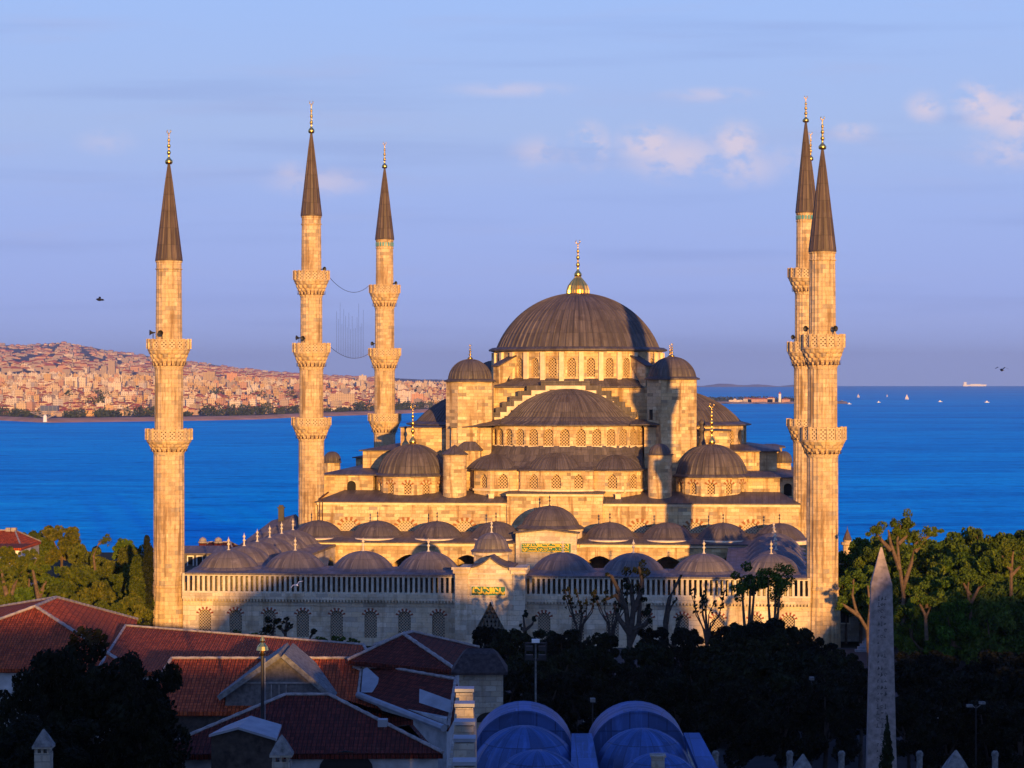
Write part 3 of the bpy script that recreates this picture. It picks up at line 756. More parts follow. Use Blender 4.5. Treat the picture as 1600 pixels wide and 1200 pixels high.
# wall with windows
mb = MB(); wins = []
pxL = [320, 368, 421, 473, 526, 579, 632, 685]; pxR = [850, 903, 957, 1010, 1066, 1122, 1180, 1232]
def fo(px, base): return (U(px, 0)-base, 0.70, 0.45, W(966, 0, 0), W(957, 0, 0)-W(966, 0, 0), 'round')
wall(mb, [(fuL, 0), (pu0, 0)], -0.5, wLed, {0: [fo(p, fuL) for p in pxL]}, 0.3, wins)
wall(mb, [(pu1, 0), (fuR, 0)], -0.5, wLed, {0: [fo(p, pu1) for p in pxR]}, 0.3, wins)
wall(mb, [(pu0, 0), (pu0, 2.5), (pu1, 2.5), (pu1, 0)], -0.5, wLed)
wall(mb, [(fuR, 0), (fuR, 53)], -0.5, wLed+1.8); wall(mb, [(fuL, 53), (fuL, 0)], -0.5, wLed+1.8)
fw = mb.build('front_wall', M['stone_pale'], court)
windows(wins, fw, M['lattice'], M['voussoir'], vr=0.27, nst=13)
# bracketed ledge, gallery floor, posts, rail
mb = MB()
for a, b in ((fuL, pu0), (pu1, fuR)):
    mb.box(a, b, -0.22, 4.9, wLed, wLed+0.16); mb.box(a, b, -0.42, -0.221, wLed+0.10, wBal)
    mb.box(a, b, -0.221, 0.4, wLed+0.162, wBal)
    n = int((b-a)/0.36)
    for k in range(n): x = a+(k+0.5)*(b-a)/n; mb.box(x-0.09, x+0.09, -0.40, -0.223, wLed-0.18, wLed+0.098)
    mb.box(a, b, -0.10, 0.001, wLed-0.55, wLed-0.42)
mb.build('bracketed_ledge', M['stone_pale'], court)
mb = MB()
for a, b in ((fuL, pu0), (pu1, fuR)):
    mb.box(a, b, -0.36, 0.05, wTop-0.02, wTop+0.26)
    n = int((b-a)/0.575)
    for k in range(n+1):
        x = a+0.1+k*(b-a-0.2)/n
        mb.box(x-0.13, x+0.13, -0.30, 0.0, wBal+0.001, wTop-0.021)
    mb.box(a, b, -0.34, 0.02, wBal+0.001, wBal+0.18)
mb.build('balustrade', M['marble'], court)
wE = W(899, 0, 0)
mb = MB()
for a, b in ((fuL, pu0), (pu1, fuR)): mb.box(a, b, 5.0, 5.3, wLed, wE+0.0)
mb.build('gallery_back_wall', M['graystone'], court)
# front roof sheets with flared eaves
mb = MB(); wE = W(899, 0, 0)
for a, b in ((fuL+0.3, pu0-0.3), (pu1+0.3, fuR-0.3)):
    sheet(mb, [(a, -0.45, wE+0.02), (b, -0.45, wE+0.02), (b, 1.6, wE+0.12), (a, 1.6, wE+0.12)], 0.2)
    sheet(mb, [(a, 1.6, wE+0.121), (b, 1.6, wE+0.121), (b, 9.3, wE+0.13), (a, 9.3, wE+0.13)], 0.3)
for a, b in ((fuL+0.3, fuL+9.3), (fuR-9.3, fuR-0.3)):
    sheet(mb, [(a, 9.3, wE+0.13), (b, 9.3, wE+0.13), (b, 45, wE+0.13), (a, 45, wE+0.13)], 0.3)
mb.build('arcade_roof', M['lead_pale'], court)
# inner arcade walls (towards the court)
mb = MB(); wins = []
def arcs(L, n): return [((k+0.5)*L/n, L/n*0.40, 1.0, 4.3, 2.0, 'pointed') for k in range(n)]
wall(mb, [(fuR-9.2, 9.2), (fuL+9.2, 9.2)], 0, wE-0.2, {0: arcs(fuR-fuL-18.4, 7)}, 0.5)
wall(mb, [(fuL+9.2, 9.2), (fuL+9.2, 45)], 0, wE-0.2, {0: arcs(35.8, 5)}, 0.5)
wall(mb, [(fuR-9.2, 45), (fuR-9.2, 9.2)], 0, wE-0.2, {0: arcs(35.8, 5)}, 0.5)
mb.build('arcade_wall', M['stone_pale'], court)
def cdome(u, v, w0, r, h, mat, fin=1.6, fm='marble', sk=0.75):
    mb = MB(); prof = [(r+sk, -0.05), (r+0.15, 0.22)]+cap_prof(r, h, 12, 0.26)
    mb.lathe((u, v, w0), prof, angs=rib_angs(20), mod=lambda i, j, q: q+(0.05 if i % 3 == 1 and j > 1 and q > .2 else 0))
    o = mb.build('arcade_dome', mat, court)
    if fin: finial('stone_finial' if fm == 'marble' else 'lead_finial', (u, v, w0+h+0.18), fin, 0.20 if fm == 'marble' else 0.13, M[fm], o, kind=1)
    return o
wr = wE+0.13
fr_u = [U(358, 5.5)] + [U(p, 5.5) for p in (462, 568, 670, 880, 990, 1100, 1205)]
for k, u in enumerate(fr_u):
    cdome(u, 5.2, wr, 3.35, 1.80, M['lead_pale'])
for k in range(1, 6):
    cdome(fr_u[0]+0.2, 5.2+7.35*k, wr, 3.3, 1.75, M['lead_pale'])
    cdome(U(1205, 5.5)+0.6, 5.2+7.35*k, wr, 3.3, 1.75, M['lead_pale'])
# portico of the prayer hall, taller
vP = 45.0
wP = W(850, 0, vP)
mb = MB()
pgu0, pgu1 = U(806, vP-0.6), U(901, vP-0.6)
ops = []
for px in (552, 640, 730, 937, 1043, 1140): ops.append((U(px, vP)-(fuL+6), 2.6, 1.0, W(888, 0, vP), W(868, 0, vP)-W(888, 0, vP), 'pointed'))
wall(mb, [(fuL+6, vP), (fuR-6, vP)], 0, wP, {0: ops}, 0.6)
pw = mb.build('portico_wall', M['stone'], court)
for k, px in enumerate((637, 680+45, 590)):
    pass
mb = MB()
for (a, b) in ((fuL+6, pgu0-0.4), (pgu1+0.4, fuR-6)):
    mb.box(a, b, vP-0.25, vP-0.001, wP-0.35, wP-0.02)
mb.build('portico_cornice', M['band'], court)
mb = MB()
for (a, b) in ((fuL+2, pgu0-0.05), (pgu1+0.05, fuR-2)):
    sheet(mb, [(a, vP-0.5, wP+0.14), (b, vP-0.5, wP+0.14), (b, vP+1.5, wP+0.50), (a, vP+1.5, wP+0.50)], 0.16)
    sheet(mb, [(a, vP+1.5, wP+0.501), (b, vP+1.5, wP+0.501), (b, VF-0.6, wP+0.9), (a, VF-0.6, wP+0.9)], 0.3)
mb.build('portico_roof', M['lead'], court)
for px in (497, 590, 683, 775, 953, 1043, 1130, 1218):
    u = U(px, 49.2)
    mb = MB(); mb.lathe((u, 49.2, wP), [(4.0, 0.0), (4.0, 0.42), (3.3, 0.62)], n=32); mb.build('dome_ring', M['band'], court)
    cdome(u, 49.2, wP+0.50, 3.3, 1.85, M['lead'], 1.5, 'lead', 0.45)
# raised portico centre with inscription
mb = MB(); ga, gb = pgu0, pgu1; gm = (ga+gb)/2; vG = vP-0.7
z0, zs, zt = 0.0, W(834, gm, vG), W(828.5, gm, vG)
out = [(ga, z0), (gb, z0), (gb, zs), (gm, zt), (ga, zs)]
mb.slab([(u, vG, z) for u, z in out], (0, 1.6, 0)); mb.build('portico_gable', M['stone_pale'], court)
mb = MB(); mb.slab([(ga-0.3, vG-0.3, zs), (gm, vG-0.3, zt+0.06), (gm, vG+2, zt+0.06), (ga-0.3, vG+2, zs)], (0, 0, 0.16)); mb.slab([(gm, vG-0.3, zt+0.06), (gb+0.3, vG-0.3, zs), (gb+0.3, vG+2, zs), (gm, vG+2, zt+0.06)], (0, 0, 0.16)); mb.build('gable_coping', M['lead'], court)
mb = MB(); gc = U(860, 49.2); wg = Wp(832, 860, 46)
mb.lathe((gc, 49.2, 0), [(4.15, wP), (4.15, wg), (4.3, wg+0.05), (4.3, wg+0.3)], n=32); mb.build('centre_dome_drum', M['band'], court)
mb = MB(); prof = [(4.0, wg+0.3), (4.45, wg+0.33), (4.45, wg+0.47), (3.85, wg+0.8)]+cap_prof(3.7, W(790, gc, 49.2)-wg-0.85, 14, wg+0.85)
mb.lathe((gc, 49.2, 0), prof, angs=rib_angs(26), mod=lambda i, j, q: q+(0.05 if i % 3 == 1 and j > 3 and q > .2 else 0)); cd = mb.build('centre_dome', M['lead'], court)
finial('lead_finial', (gc-0.1, 49.2, W(791, gc, 49.2)), 1.6, 0.15, M['lead'], cd, kind=1)

def script_panel(name, u0, u1, v, w0, w1, seed, parent, lines=1):
    """enamel panel with flowing gilt lettering: tall stems, bowls and dots"""
    rr = random.Random(seed)
    mb = MB(); mb.box(u0, u1, v-0.08, v+0.05, w0, w1); p = mb.build(name, M['green'], parent)
    mb = MB(); e = 0.10
    mb.box(u0-e, u1+e, v-0.12, v+0.02, w1+0.001, w1+e); mb.box(u0-e, u1+e, v-0.12, v+0.02, w0-e, w0-0.001); mb.box(u0-e, u0-0.001, v-0.12, v+0.02, w0, w1); mb.box(u1+0.001, u1+e, v-0.12, v+0.02, w0, w1)
    mb.build('panel_frame', M['marble'], p)
    mb = MB(); H_ = (w1-w0)/lines
    for ln in range(lines):
        b = w0+ln*H_; x = u0+0.15
        while x < u1-0.3:
            k = rr.random(); vv = v-0.10
            s = H_*0.115
            if k < 0.42:
                mb.tube([(x, vv, b+H_*0.22), (x+0.02, vv, b+H_*0.5), (x+rr.uniform(-.05, .1), vv, b+H_*0.9)], [s*.8, s, s*.7], 4); x += H_*rr.uniform(.16, .26)
            elif k < 0.8:
                r = H_*rr.uniform(.16, .24); cx = x+r
                mb.tube([(cx+r*cos(a), vv, b+H_*0.36+r*0.9*sin(a)) for a in [radians(d) for d in range(150, 401, 30)]], [s*.5]+[s]*7+[s*.5], 4); x += r*1.7
                if rr.random() < .6: mb.box(cx-s, cx+s, vv-.02, vv+.02, b+H_*.74, b+H_*.74+s*2)
            else:
                mb.tube([(x, vv, b+H_*0.3), (x+H_*.3, vv, b+H_*.2), (x+H_*.6, vv, b+H_*.34)], [s*.6, s*1.1, s*.6], 4)
                mb.tube([(x, vv, b+H_*0.85), (x+H_*.35, vv, b+H_*.55)], [s*.8, s*.6], 4); x += H_*.5
    mb.build('gilt_script', M['giltpaint'], p)
script_panel('inscription_panel', U(815, vG), U(892, vG), vG-0.1, W(863, gm, vG), W(849, gm, vG), 3, court, 2)
# ---------------------------------------------------------------- portal
portal = thing('portal', 'tall stone gate with curved gable, green inscription panel and small dome in the front wall', 'gateway', LOC, -TH)
pv = -1.9
p0, p1 = U(713, pv), U(819, pv); pc = U(766, pv)
zt, zc = Wp(872, 766, pv), Wp(889, 766, pv)
out = [(p0+1.3, zc)]
for k in range(9):
    f_ = k/8; out.append((p0+1.3+(pc-p0-1.3)*f_, zc+(zt-zc)*(f_**2.1*0.85+0.15*f_)))
for k in range(7, -1, -1):
    f_ = k/8; out.append((p1-1.3-(p1-1.3-pc)*f_, zc+(zt-zc)*(f_**2.1*0.85+0.15*f_)))
a_, nsp, nap = 1.95, 1.3, Wp(940, 763, pv)
hull = [(p0, -0.5), (p0, zc), *out, (p1, zc), (p1, -0.5)]
# front with a pointed niche cut in
nx = [pc-a_*(1-k/10) for k in range(21)]
def ny(x): q = abs(x-pc)/a_; return nsp+(nap-nsp)*(1-q)**1.12
mb = MB()
top = [q for q in hull if q[1] > 0]
xs = sorted(set([p0, p1]+[q[0] for q in out]+[x for x in nx]+[pc-a_, pc+a_]))
def zt_at(x):
    pts = [(p0, zc)]+out+[(p1, zc)]
    for (x0, z0_), (x1, z1_) in zip(pts, pts[1:]):
        if x0-1e-6 <= x <= x1+1e-6 and x1 > x0: return z0_+(z1_-z0_)*(x-x0)/(x1-x0)
    return zc
for x0, x1 in zip(xs, xs[1:]):
    if x1-x0 < 1e-5: continue
    inn_ = x0 >= pc-a_-1e-6 and x1 <= pc+a_+1e-6
    b0, b1 = (ny(x0), ny(x1)) if inn_ else (-0.5, -0.5)
    mb.face([(x0, pv, b0), (x1, pv, b1), (x1, pv, zt_at(x1)), (x0, pv, zt_at(x0))])
    if inn_: mb.face([(x0, pv, b0), (x0, pv+1.5, b0), (x1, pv+1.5, b1), (x1, pv, b1)])
    mb.face([(x0, pv, zt_at(x0)), (x1, pv, zt_at(x1)), (x1, 4.5, zt_at(x1)), (x0, 4.5, zt_at(x0))])
mb.face([(p0, pv, -0.5), (p0, pv, zc), (p0, 4.5, zc), (p0, 4.5, -0.5)]); mb.face([(p1, pv, -0.5), (p1, 4.5, -0.5), (p1, 4.5, zc), (p1, pv, zc)])
mb.face([(p0, 4.5, -0.5), (p0, 4.5, zc), (p1, 4.5, zc), (p1, 4.5, -0.5)])
for x in (pc-a_, pc+a_): mb.face([(x, pv, -0.5), (x, pv+1.5, -0.5), (x, pv+1.5, nsp), (x, pv, nsp)])
pb = mb.build('gate_block', M['stone_pale'], portal)
mb = MB(); mb.box(pc-a_-0.05, pc+a_+0.05, pv+1.45, pv+1.6, -0.5, nap+0.1); mb.build('niche_back', M['graystone'], portal)
mb = MB()                                         # stalactite hood: stepped ledges closing towards the apex
for k in range(7):
    z = nsp+(nap-nsp)*k/7.5; hw = a_*(1-((k)/7.5))**1.0
    n = max(2, int(hw*2/0.42))
    for j in range(n):
        x = pc-hw+(j+0.5)*2*hw/n; d_ = 0.35+0.16*(k % 2)
        mb.lathe((x, pv+1.45-0.15*k, z), [(0.02, 0), (hw/n*0.95, 0.42), (hw/n*0.95, 0.62)], n=8)
mb.build('stalactite_hood', M['graystone'], portal)
mb = MB(); mb.box(pc-0.85, pc+0.85, pv+1.35, pv+1.44, -0.4, 2.9); mb.build('gate_door', M['dark'], portal)
for x0, x1 in ((p0-0.12, p0+1.25), (p1-1.25, p1+0.12)):
    mb = MB(); mb.box(x0, x1, pv-0.16, pv-0.002, -0.5, zc-1.9)
    mb.prism([(x0, pv-0.16), (x1, pv-0.16), (x1, pv-0.002), (x0, pv-0.002)], zc-1.899, zc-0.5)
    mb.box(x0-0.2, x1+0.2, pv-0.4, pv-0.003, zc-0.5, zc-0.1); mb.box(x0-0.35, x1+0.35, pv-0.55, pv+0.3, zc-0.099, zc+0.2)
    mb.build('corner_pilaster', M['stone_pale'], portal)
mb = MB(); zz = Wp(898, 766, pv); mb.box(p0+1.3, p1-1.3, pv-0.1, pv-0.001, zz, zz+0.18); mb.box(p0+1.3, p1-1.3, pv-0.06, pv-0.001, zz-0.5, zz-0.4); mb.build('gate_moulding', M['marble'], portal)
mb = MB()                                         # lead edge along the gable curve
cur = [(p0-0.1, zc+0.21)]+[(x, z+0.02) for x, z in out]+[(p1+0.1, zc+0.21)]
for q0, q1 in zip(out, out[1:]):
    mb.slab([(q0[0], pv-0.25, q0[1]+0.02), (q1[0], pv-0.25, q1[1]+0.02), (q1[0], 4.7, q1[1]+0.02), (q0[0], 4.7, q0[1]+0.02)], (0, 0, 0.14))
mb.build('gable_lead', M['lead'], portal)
script_panel('inscription_panel', U(737, pv), U(789.5, pv), pv-0.05, Wp(930, 763, pv), Wp(916.5, 763, pv), 8, portal, 1)
vd = 4.6; du = U(768, vd); wd_ = Wp(864, 768, vd-2)
mb = MB(); wall(mb, octo(du, vd, 2.05), wTop, wd_, closed=True); mb.lathe((du, vd, wd_), [(2.0, -0.35), (2.25, -0.3), (2.25, 0.0)], n=24); mb.build('portal_drum', M['stone_pale'], portal)
mb = MB(); prof = [(1.9, 0), (2.32, 0.02), (2.32, 0.15), (2.0, 0.35)]+cap_prof(1.92, Wp(832, 768, vd)-wd_-0.4, 12, 0.4)
mb.lathe((du, vd, wd_), prof, angs=rib_angs(20), mod=lambda i, j, q: q+(0.04 if i % 3 == 1 and j > 3 and q > .2 else 0)); pd = mb.build('portal_dome', M['lead_pale'], portal)
finial('stone_finial', (du, vd, Wp(833, 768, vd)), 1.5, 0.17, M['marble'], pd, kind=1)

# ---------------------------------------------------------------- minarets
def minaret(px, v, rows, label, loudspeakers=(), teal=False, flute=0.03, plinth=None):
    """rows: cone tip, cone base, finial tip (photo rows); rings = [(parapet top, parapet foot, corbel foot, half width)] from the top; shaft half widths"""
    u = U(px, v); Y = YY(u, v); k = Y/F
    z = lambda py: H-(py-E)*k
    X = world(u, v, 0)
    o = thing('minaret', label, 'minaret', (X[0], X[1], 0.0), -TH, 'slender stone minarets')
    tip, cb, ft, hc = rows['tip'], rows['cone'], rows['fin'], rows['hw'][0]
    rings, hw = rows['rings'], rows['hw']
    # shaft: one continuous turned wall, stepping out below each balcony
    prof = []
    zb = plinth
    if plinth: prof += [(hw[-1]*k*1.16, -0.5), (hw[-1]*k*1.12, z(plinth)-2.5), (hw[-1]*k*1.02, z(plinth)), (hw[-1]*k*1.07, z(plinth)+0.02), (hw[-1]*k*1.07, z(plinth)+0.28)]
    else: prof += [(hw[-1]*k*1.05, -0.5)]
    n = len(rings)
    for j in range(n-1, -1, -1):
        top, foot, corb, rw = rings[j]
        r = hw[j+1]*k
        prof += [(r, (prof[-1][1]+0.05)), (r*0.985, z(corb)), (r*0.97, z(foot))]
        prof += [(hw[j]*k*1.03, z(foot)+0.02)]
    prof += [(hc*k*0.97, z(cb+14)), (hc*k*1.04, z(cb+13)), (hc*k*1.04, z(cb+12)), (hc*k*0.97, z(cb+11.5)), (hc*k*0.97, z(cb+3)), (hc*k*1.03, z(cb+2)), (hc*k*1.03, z(cb))]
    mb = MB(); mb.lathe((0, 0, 0), prof, n=40, mod=lambda i, j, q: q*(1-(flute if i % 2 else 0)))
    sh = mb.build('shaft', M['stone_minaret'], o)
    if teal:
        mb = MB(); mb.lathe((0, 0, 0), [(hc*k*1.0, z(cb+11)), (hc*k*1.01, z(cb+10.5)), (hc*k*1.01, z(cb+4)), (hc*k*1.0, z(cb+3.5))], n=40)
        for i in range(0): pass
        mb2 = MB()
        for i in range(20):
            a = 2*pi*i/20; c_, s_ = cos(a), sin(a); rr = hc*k*1.0; t_ = Vector((-s_, c_)); p = Vector((c_, s_))*rr
            q = [p-t_*0.13, p+t_*0.13, p+t_*0.13+Vector((c_, s_))*0.05, p-t_*0.13+Vector((c_, s_))*0.05]
            mb2.prism([(w_.x, w_.y) for w_ in q], z(cb+10), z(cb+4))
        mb2.build('tile_band', M['tealtile'], sh)
    for top, foot, corb, rw in rings:
        j = rings.index((top, foot, corb, rw)); r0 = hw[j+1]*k; r1 = rw*k*0.93; zc0, zc1 = z(corb), z(foot)
        mb = MB(); tiers = 4; prof = [(r0*0.97, zc0-0.25), (r0*1.02, zc0)]
        for t_ in range(tiers):
            f0, f1 = t_/tiers, (t_+1)/tiers
            ra = r0+(r1-r0)*(f0*0.75+0.25*f1); rb = r0+(r1-r0)*f1
            prof += [(ra, zc0+(zc1-zc0)*(f0+0.03)), (rb, zc0+(zc1-zc0)*(f1-0.10)), (rb*1.02, zc0+(zc1-zc0)*f1)]
        prof += [(r1*1.05, zc1+0.01), (r1*1.05, zc1+0.22), (r0, zc1+0.23)]
        nseg = 64
        def scal(i, jj, q):
            if jj < 2 or jj > len(prof)-4: return q
            tier = (jj-2)//3
            return q*(1-(0.085 if ((i//2+tier) % 2) else 0)*(1 if tier < 3 else 0.35))
        mb.lathe((0, 0, 0), prof, n=nseg, mod=scal)
        cb_ = mb.build('corbelled_balcony', M['stone_minaret'], o)
        # russet teeth under the corbels, darkened to stand for shaded hollows
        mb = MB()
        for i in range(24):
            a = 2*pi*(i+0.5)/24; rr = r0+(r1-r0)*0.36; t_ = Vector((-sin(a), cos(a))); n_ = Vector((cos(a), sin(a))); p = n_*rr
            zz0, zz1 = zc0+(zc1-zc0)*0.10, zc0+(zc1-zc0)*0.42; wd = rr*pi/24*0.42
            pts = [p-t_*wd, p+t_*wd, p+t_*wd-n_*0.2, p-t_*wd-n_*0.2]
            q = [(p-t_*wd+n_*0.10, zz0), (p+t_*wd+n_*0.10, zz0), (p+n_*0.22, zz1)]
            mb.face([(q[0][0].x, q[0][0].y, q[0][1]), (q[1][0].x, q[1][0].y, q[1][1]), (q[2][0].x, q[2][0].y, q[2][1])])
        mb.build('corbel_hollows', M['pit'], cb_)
        # parapet: carved slabs between posts
        mb = MB(); N = 16; rp = rw*k; zp0, zp1 = zc1+0.22, z(top)
        for i in range(N):
            a0, a1 = 2*pi*(i+0.5)/N, 2*pi*(i+1.5)/N
            A, B = Vector((rp*0.97*cos(a0), rp*0.97*sin(a0))), Vector((rp*0.97*cos(a1), rp*0.97*sin(a1)))
            nn = (A+B).normalized()*0.14
            mb.prism([(A.x, A.y), (B.x, B.y), (B.x-nn.x, B.y-nn.y), (A.x-nn.x, A.y-nn.y)], zp0, zp1-0.12)
        mb.build('parapet_panels', M['lattice_panel'], cb_)
        mb = MB()
        for i in range(N):
            a0 = 2*pi*(i+0.5)/N; n_ = Vector((cos(a0), sin(a0))); t_ = Vector((-n_.y, n_.x)); p = n_*rp*0.99
            q = [p-t_*0.13-n_*0.16, p+t_*0.13-n_*0.16, p+t_*0.13+n_*0.10, p-t_*0.13+n_*0.10]
            mb.prism([(w_.x, w_.y) for w_ in q], zp0, zp1+0.10)
        mb.lathe((0, 0, 0), [(rp*0.92, zp1-0.118), (rp*1.0, zp1-0.118), (rp*1.0, zp1+0.02), (rp*0.92, zp1+0.02)], n=16, a0=pi/16, a1=2*pi+pi/16)
        mb.build('parapet_posts', M['stone_minaret'], cb_)
    mb = MB(); rc = (hc+1.2)*k
    prof = [(hc*k, z(cb)), (rc, z(cb)+0.02), (rc, z(cb)+0.2)]+[(rc*(1-f_)*0.97+0.13*f_, z(cb)+0.22+(z(tip)-z(cb)-0.22)*f_) for f_ in (0, .2, .4, .6, .8, 1.0)]
    mb.lathe((0, 0, 0), prof, angs=rib_angs(16), mod=lambda i, j, q: q+(0.05 if i % 3 == 1 and j > 2 and q > .25 else 0))
    sp = mb.build('spire', M['lead_spire'], o)
    finial('gilt_finial', (0, 0, z(tip)-0.1), z(ft)-z(tip)+0.1, 0.34, M['gold'], sp)
    for (dpx, py, side) in loudspeakers:
        mb = MB(); r = abs(dpx)*k; a = side; px_, zz = dpx*k, z(py)
        yv = -sqrt(max(0.05, (hw[1]*k*1.25)**2-min(px_**2, (hw[1]*k*1.2)**2)))
        mb.lathe((0, 0, 0), [(0.07, 0), (0.08, 0.18), (0.14, 0.36), (0.31, 0.6), (0.33, 0.61), (0.1, 0.42)], n=12)
        R3 = Vector((sin(a), -cos(a), 0)).to_track_quat('Z', 'Y').to_matrix()
        mb.v = [tuple(R3 @ Vector(q)+Vector((px_-sin(a)*0.3, yv+cos(a)*0.3, zz))) for q in mb.v]
        mb.tube([(px_, yv+0.3, zz-1.0), (px_, yv+0.3, zz)], 0.05)
        mb.build('loudspeaker', M['iron'], o)
    return o, z, k
m1 = dict(tip=255, cone=408, fin=202, hw=[20.3, 22.3, 24.2], rings=[(531, 548, 574, 34), (671, 690, 707, 36)])
minaret(264, 1.5, m1, 'stone minaret with two balconies standing at the left end of the forecourt front', [(-22, 520, -1.2), (-5, 521, -0.1)], plinth=917)
m2 = dict(tip=232, cone=394, fin=181, hw=[20.6, 23.2, 24.8], rings=[(523.5, 546, 573, 35), (668, 690, 711, 37)])
minaret(1285, 1.5, m2, 'stone minaret with two balconies at the right end of the forecourt front', [(-24, 514, -0.6), (17, 514, 0.6)], plinth=922, flute=0.045)
m3 = dict(tip=207, cone=338, fin=157, hw=[15.6, 17.3, 18.9, 20.3], rings=[(424, 440, 463, 28), (537, 553, 575, 29), (653, 667, 687, 30.5)])
minaret(486.5, 78.5-SHIFT, m3, 'three balcony minaret at the near left corner of the great mosque, second from the left', [(20, 421, 0.9), (-18, 528, -0.9), (-8, 529, -0.3)])
m4 = dict(tip=262, cone=375, fin=221, hw=[13.8, 15.3, 16.3, 17.2], rings=[(446, 460, 481, 24), (545, 558, 577, 25), (647, 660, 677, 25.5)])
minaret(601, 127.7-SHIFT, m4, 'three balcony minaret at the far left corner of the great mosque, partly behind its roofs', [(17, 443, 0.9), (-16, 537, -0.6)], teal=True)
m5 = dict(tip=190, cone=333, fin=149, hw=[15.0, 17.0, 18.6, 20.0], rings=[(420, 436, 458, 28), (535, 552, 574, 29), (655, 668, 689, 30)])
minaret(1259, 78.5-SHIFT, m5, 'three balcony minaret at the near right mosque corner, half hidden by the frontmost right minaret', [(-18, 527, -0.7)], teal=True, flute=0.045)
m6 = dict(tip=250, cone=362, fin=205, hw=[13.8, 15.3, 16.3, 17.2], rings=[(436, 450, 471, 24), (537, 550, 569, 25), (640, 653, 670, 25.5)])
minaret(1266.5, 127.7-SHIFT, m6, 'minaret hidden behind two others at right, only its finial showing beside their spires', [], teal=True)
# cables slung between the left pair
def cable(pa, va, ya, pb, vb, yb, sag, name, label, extra=()):
    a = Vector(world(U(pa, va), va, Wp(ya, pa, va))); b = Vector(world(U(pb, vb), vb, Wp(yb, pb, vb)))
    mb = MB(); n = 24
    P = [a.lerp(b, i/n)-Vector((0, 0, sag*4*(i/n)*(1-i/n))) for i in range(n+1)]
    mb.tube(P, 0.035, 5)
    for i, q in extra:
        mb.tube([P[i], P[i]-Vector((0, 0, q))], 0.012, 4)
    o = mb.build(name, M['iron'], None); tag(o, label, 'cable')
ex_ = [(i, R_.uniform(4, 9)) for i in range(4, 21)]
cable(513, 78.5-SHIFT, 431, 577, 127.7-SHIFT, 446, 1.6, 'light_cable', 'sagging cable slung between the upper balconies of the two left mosque minarets')
cable(514, 78.5-SHIFT, 540, 577, 127.7-SHIFT, 552, 1.2, 'lamp_cable', 'fine cable with hanging light strings between the middle balconies of two left minarets', [(i, -q) for i, q in ex_])
# ================================================================ GROUND, SEA, FAR SHORE
SEA = -35.0
def ground_mat():
    m = bpy.data.materials.new('park_ground'); t = NT(m); tc = t.n('ShaderNodeTexCoord')
    n = t.noise(tc.outputs['Object'], 0.08, 5, 0.6); n2 = t.noise(tc.outputs['Object'], 1.5, 4, 0.6)
    col = t.ramp(t.m('MULTIPLY_ADD', n2, 0.4, t.m('MULTIPLY', n, 0.6)), [(0.35, (0.010, 0.014, 0.006)), (0.55, (0.022, 0.026, 0.012)), (0.68, (0.05, 0.045, 0.03))])
    bsdf(t, col, 0.95, 0, 0.1, bump=n2, bdist=0.1, bstr=0.4); return m
mb = MB()
ys = [-260, -120, 0, 100, 180, 300, 420, 520, 640, 760, 900, 1100]; zs = [0, 0, 0, 0, 0, -0.6, -3, -10, -20, -30, -36, -40]
xs_ = [-700, -420, -250, -120, 0, 120, 250, 420, 700]
mb.grid([[(x, y, z-(0.02 if z == 0 else 0)) for x in xs_] for y, z in zip(ys, zs)])
tag(mb.build('ground', ground_mat()), kind='structure')
# paved square before the mosque
mb = MB(); mb.grid([[(x, y, 0.004) for x in (-60, 0, 70)] for y in (150, 200, 256)])
tag(mb.build('pavement', plain('dark_paving', (0.035, 0.035, 0.038), 0.9, var=0.15, nscale=0.6)), kind='structure')
def sea_mat():
    m = bpy.data.materials.new('sea_water'); t = NT(m); tc = t.n('ShaderNodeTexCoord'); ob = tc.outputs['Object']
    band = t.noise(t.mapv(ob, (0.0006, 0.0032, 1)), 1.0, 6, 0.62)
    fine = t.noise(t.mapv(ob, (0.010, 0.030, 1)), 1.0, 8, 0.8)
    col = t.ramp(band, [(0.30, (0.0, 0.21, 0.70)), (0.5, (0.0, 0.33, 0.88)), (0.70, (0.002, 0.42, 0.98))])
    col = t.mix(t.m('MULTIPLY', t.smooth(fine, 0.50, 0.68), 0.8), col, (0.02, 0.55, 1.0))
    col = t.mix(t.m('MULTIPLY', t.smooth(fine, 0.50, 0.34), 0.8), col, (0.0, 0.13, 0.50))
    grain = t.noise(t.mapv(ob, (0.12, 0.12, 1)), 1.0, 3, 0.75)
    col = t.mix(t.m('MULTIPLY', t.smooth(grain, 0.52, 0.72), 0.55), col, (0.02, 0.50, 1.0))
    col = t.mix(t.m('MULTIPLY', t.smooth(grain, 0.48, 0.30), 0.55), col, (0.0, 0.12, 0.48))
    wv = t.noise(t.mapv(ob, (0.06, 0.22, 1)), 1.0, 4, 0.6)
    nb = t.n('ShaderNodeBump', {'Height': wv, 'Distance': 0.8, 'Strength': 0.5}).outputs[0]
    gl = t.n('ShaderNodeBsdfGlossy', {'Color': t.mix(1.0, col, (1.0, 1.62, 0.99), 'MULTIPLY'), 'Roughness': 0.42, 'Normal': nb})
    df = t.n('ShaderNodeBsdfDiffuse', {'Color': col, 'Normal': nb})
    mx = t.n('ShaderNodeMixShader', {0: 0.72, 1: df.outputs[0], 2: gl.outputs[0]})
    t.n('ShaderNodeOutputMaterial', {0: mx.outputs[0]}); return m
mb = MB()
mb.grid([[(x, y, SEA) for x in (-9000, -4000, -1500, 0, 1500, 4000, 9000)] for y in (480, 800, 1500, 3000, 6000, 12000, 23000)])
tag(mb.build('sea', sea_mat()), kind='structure')

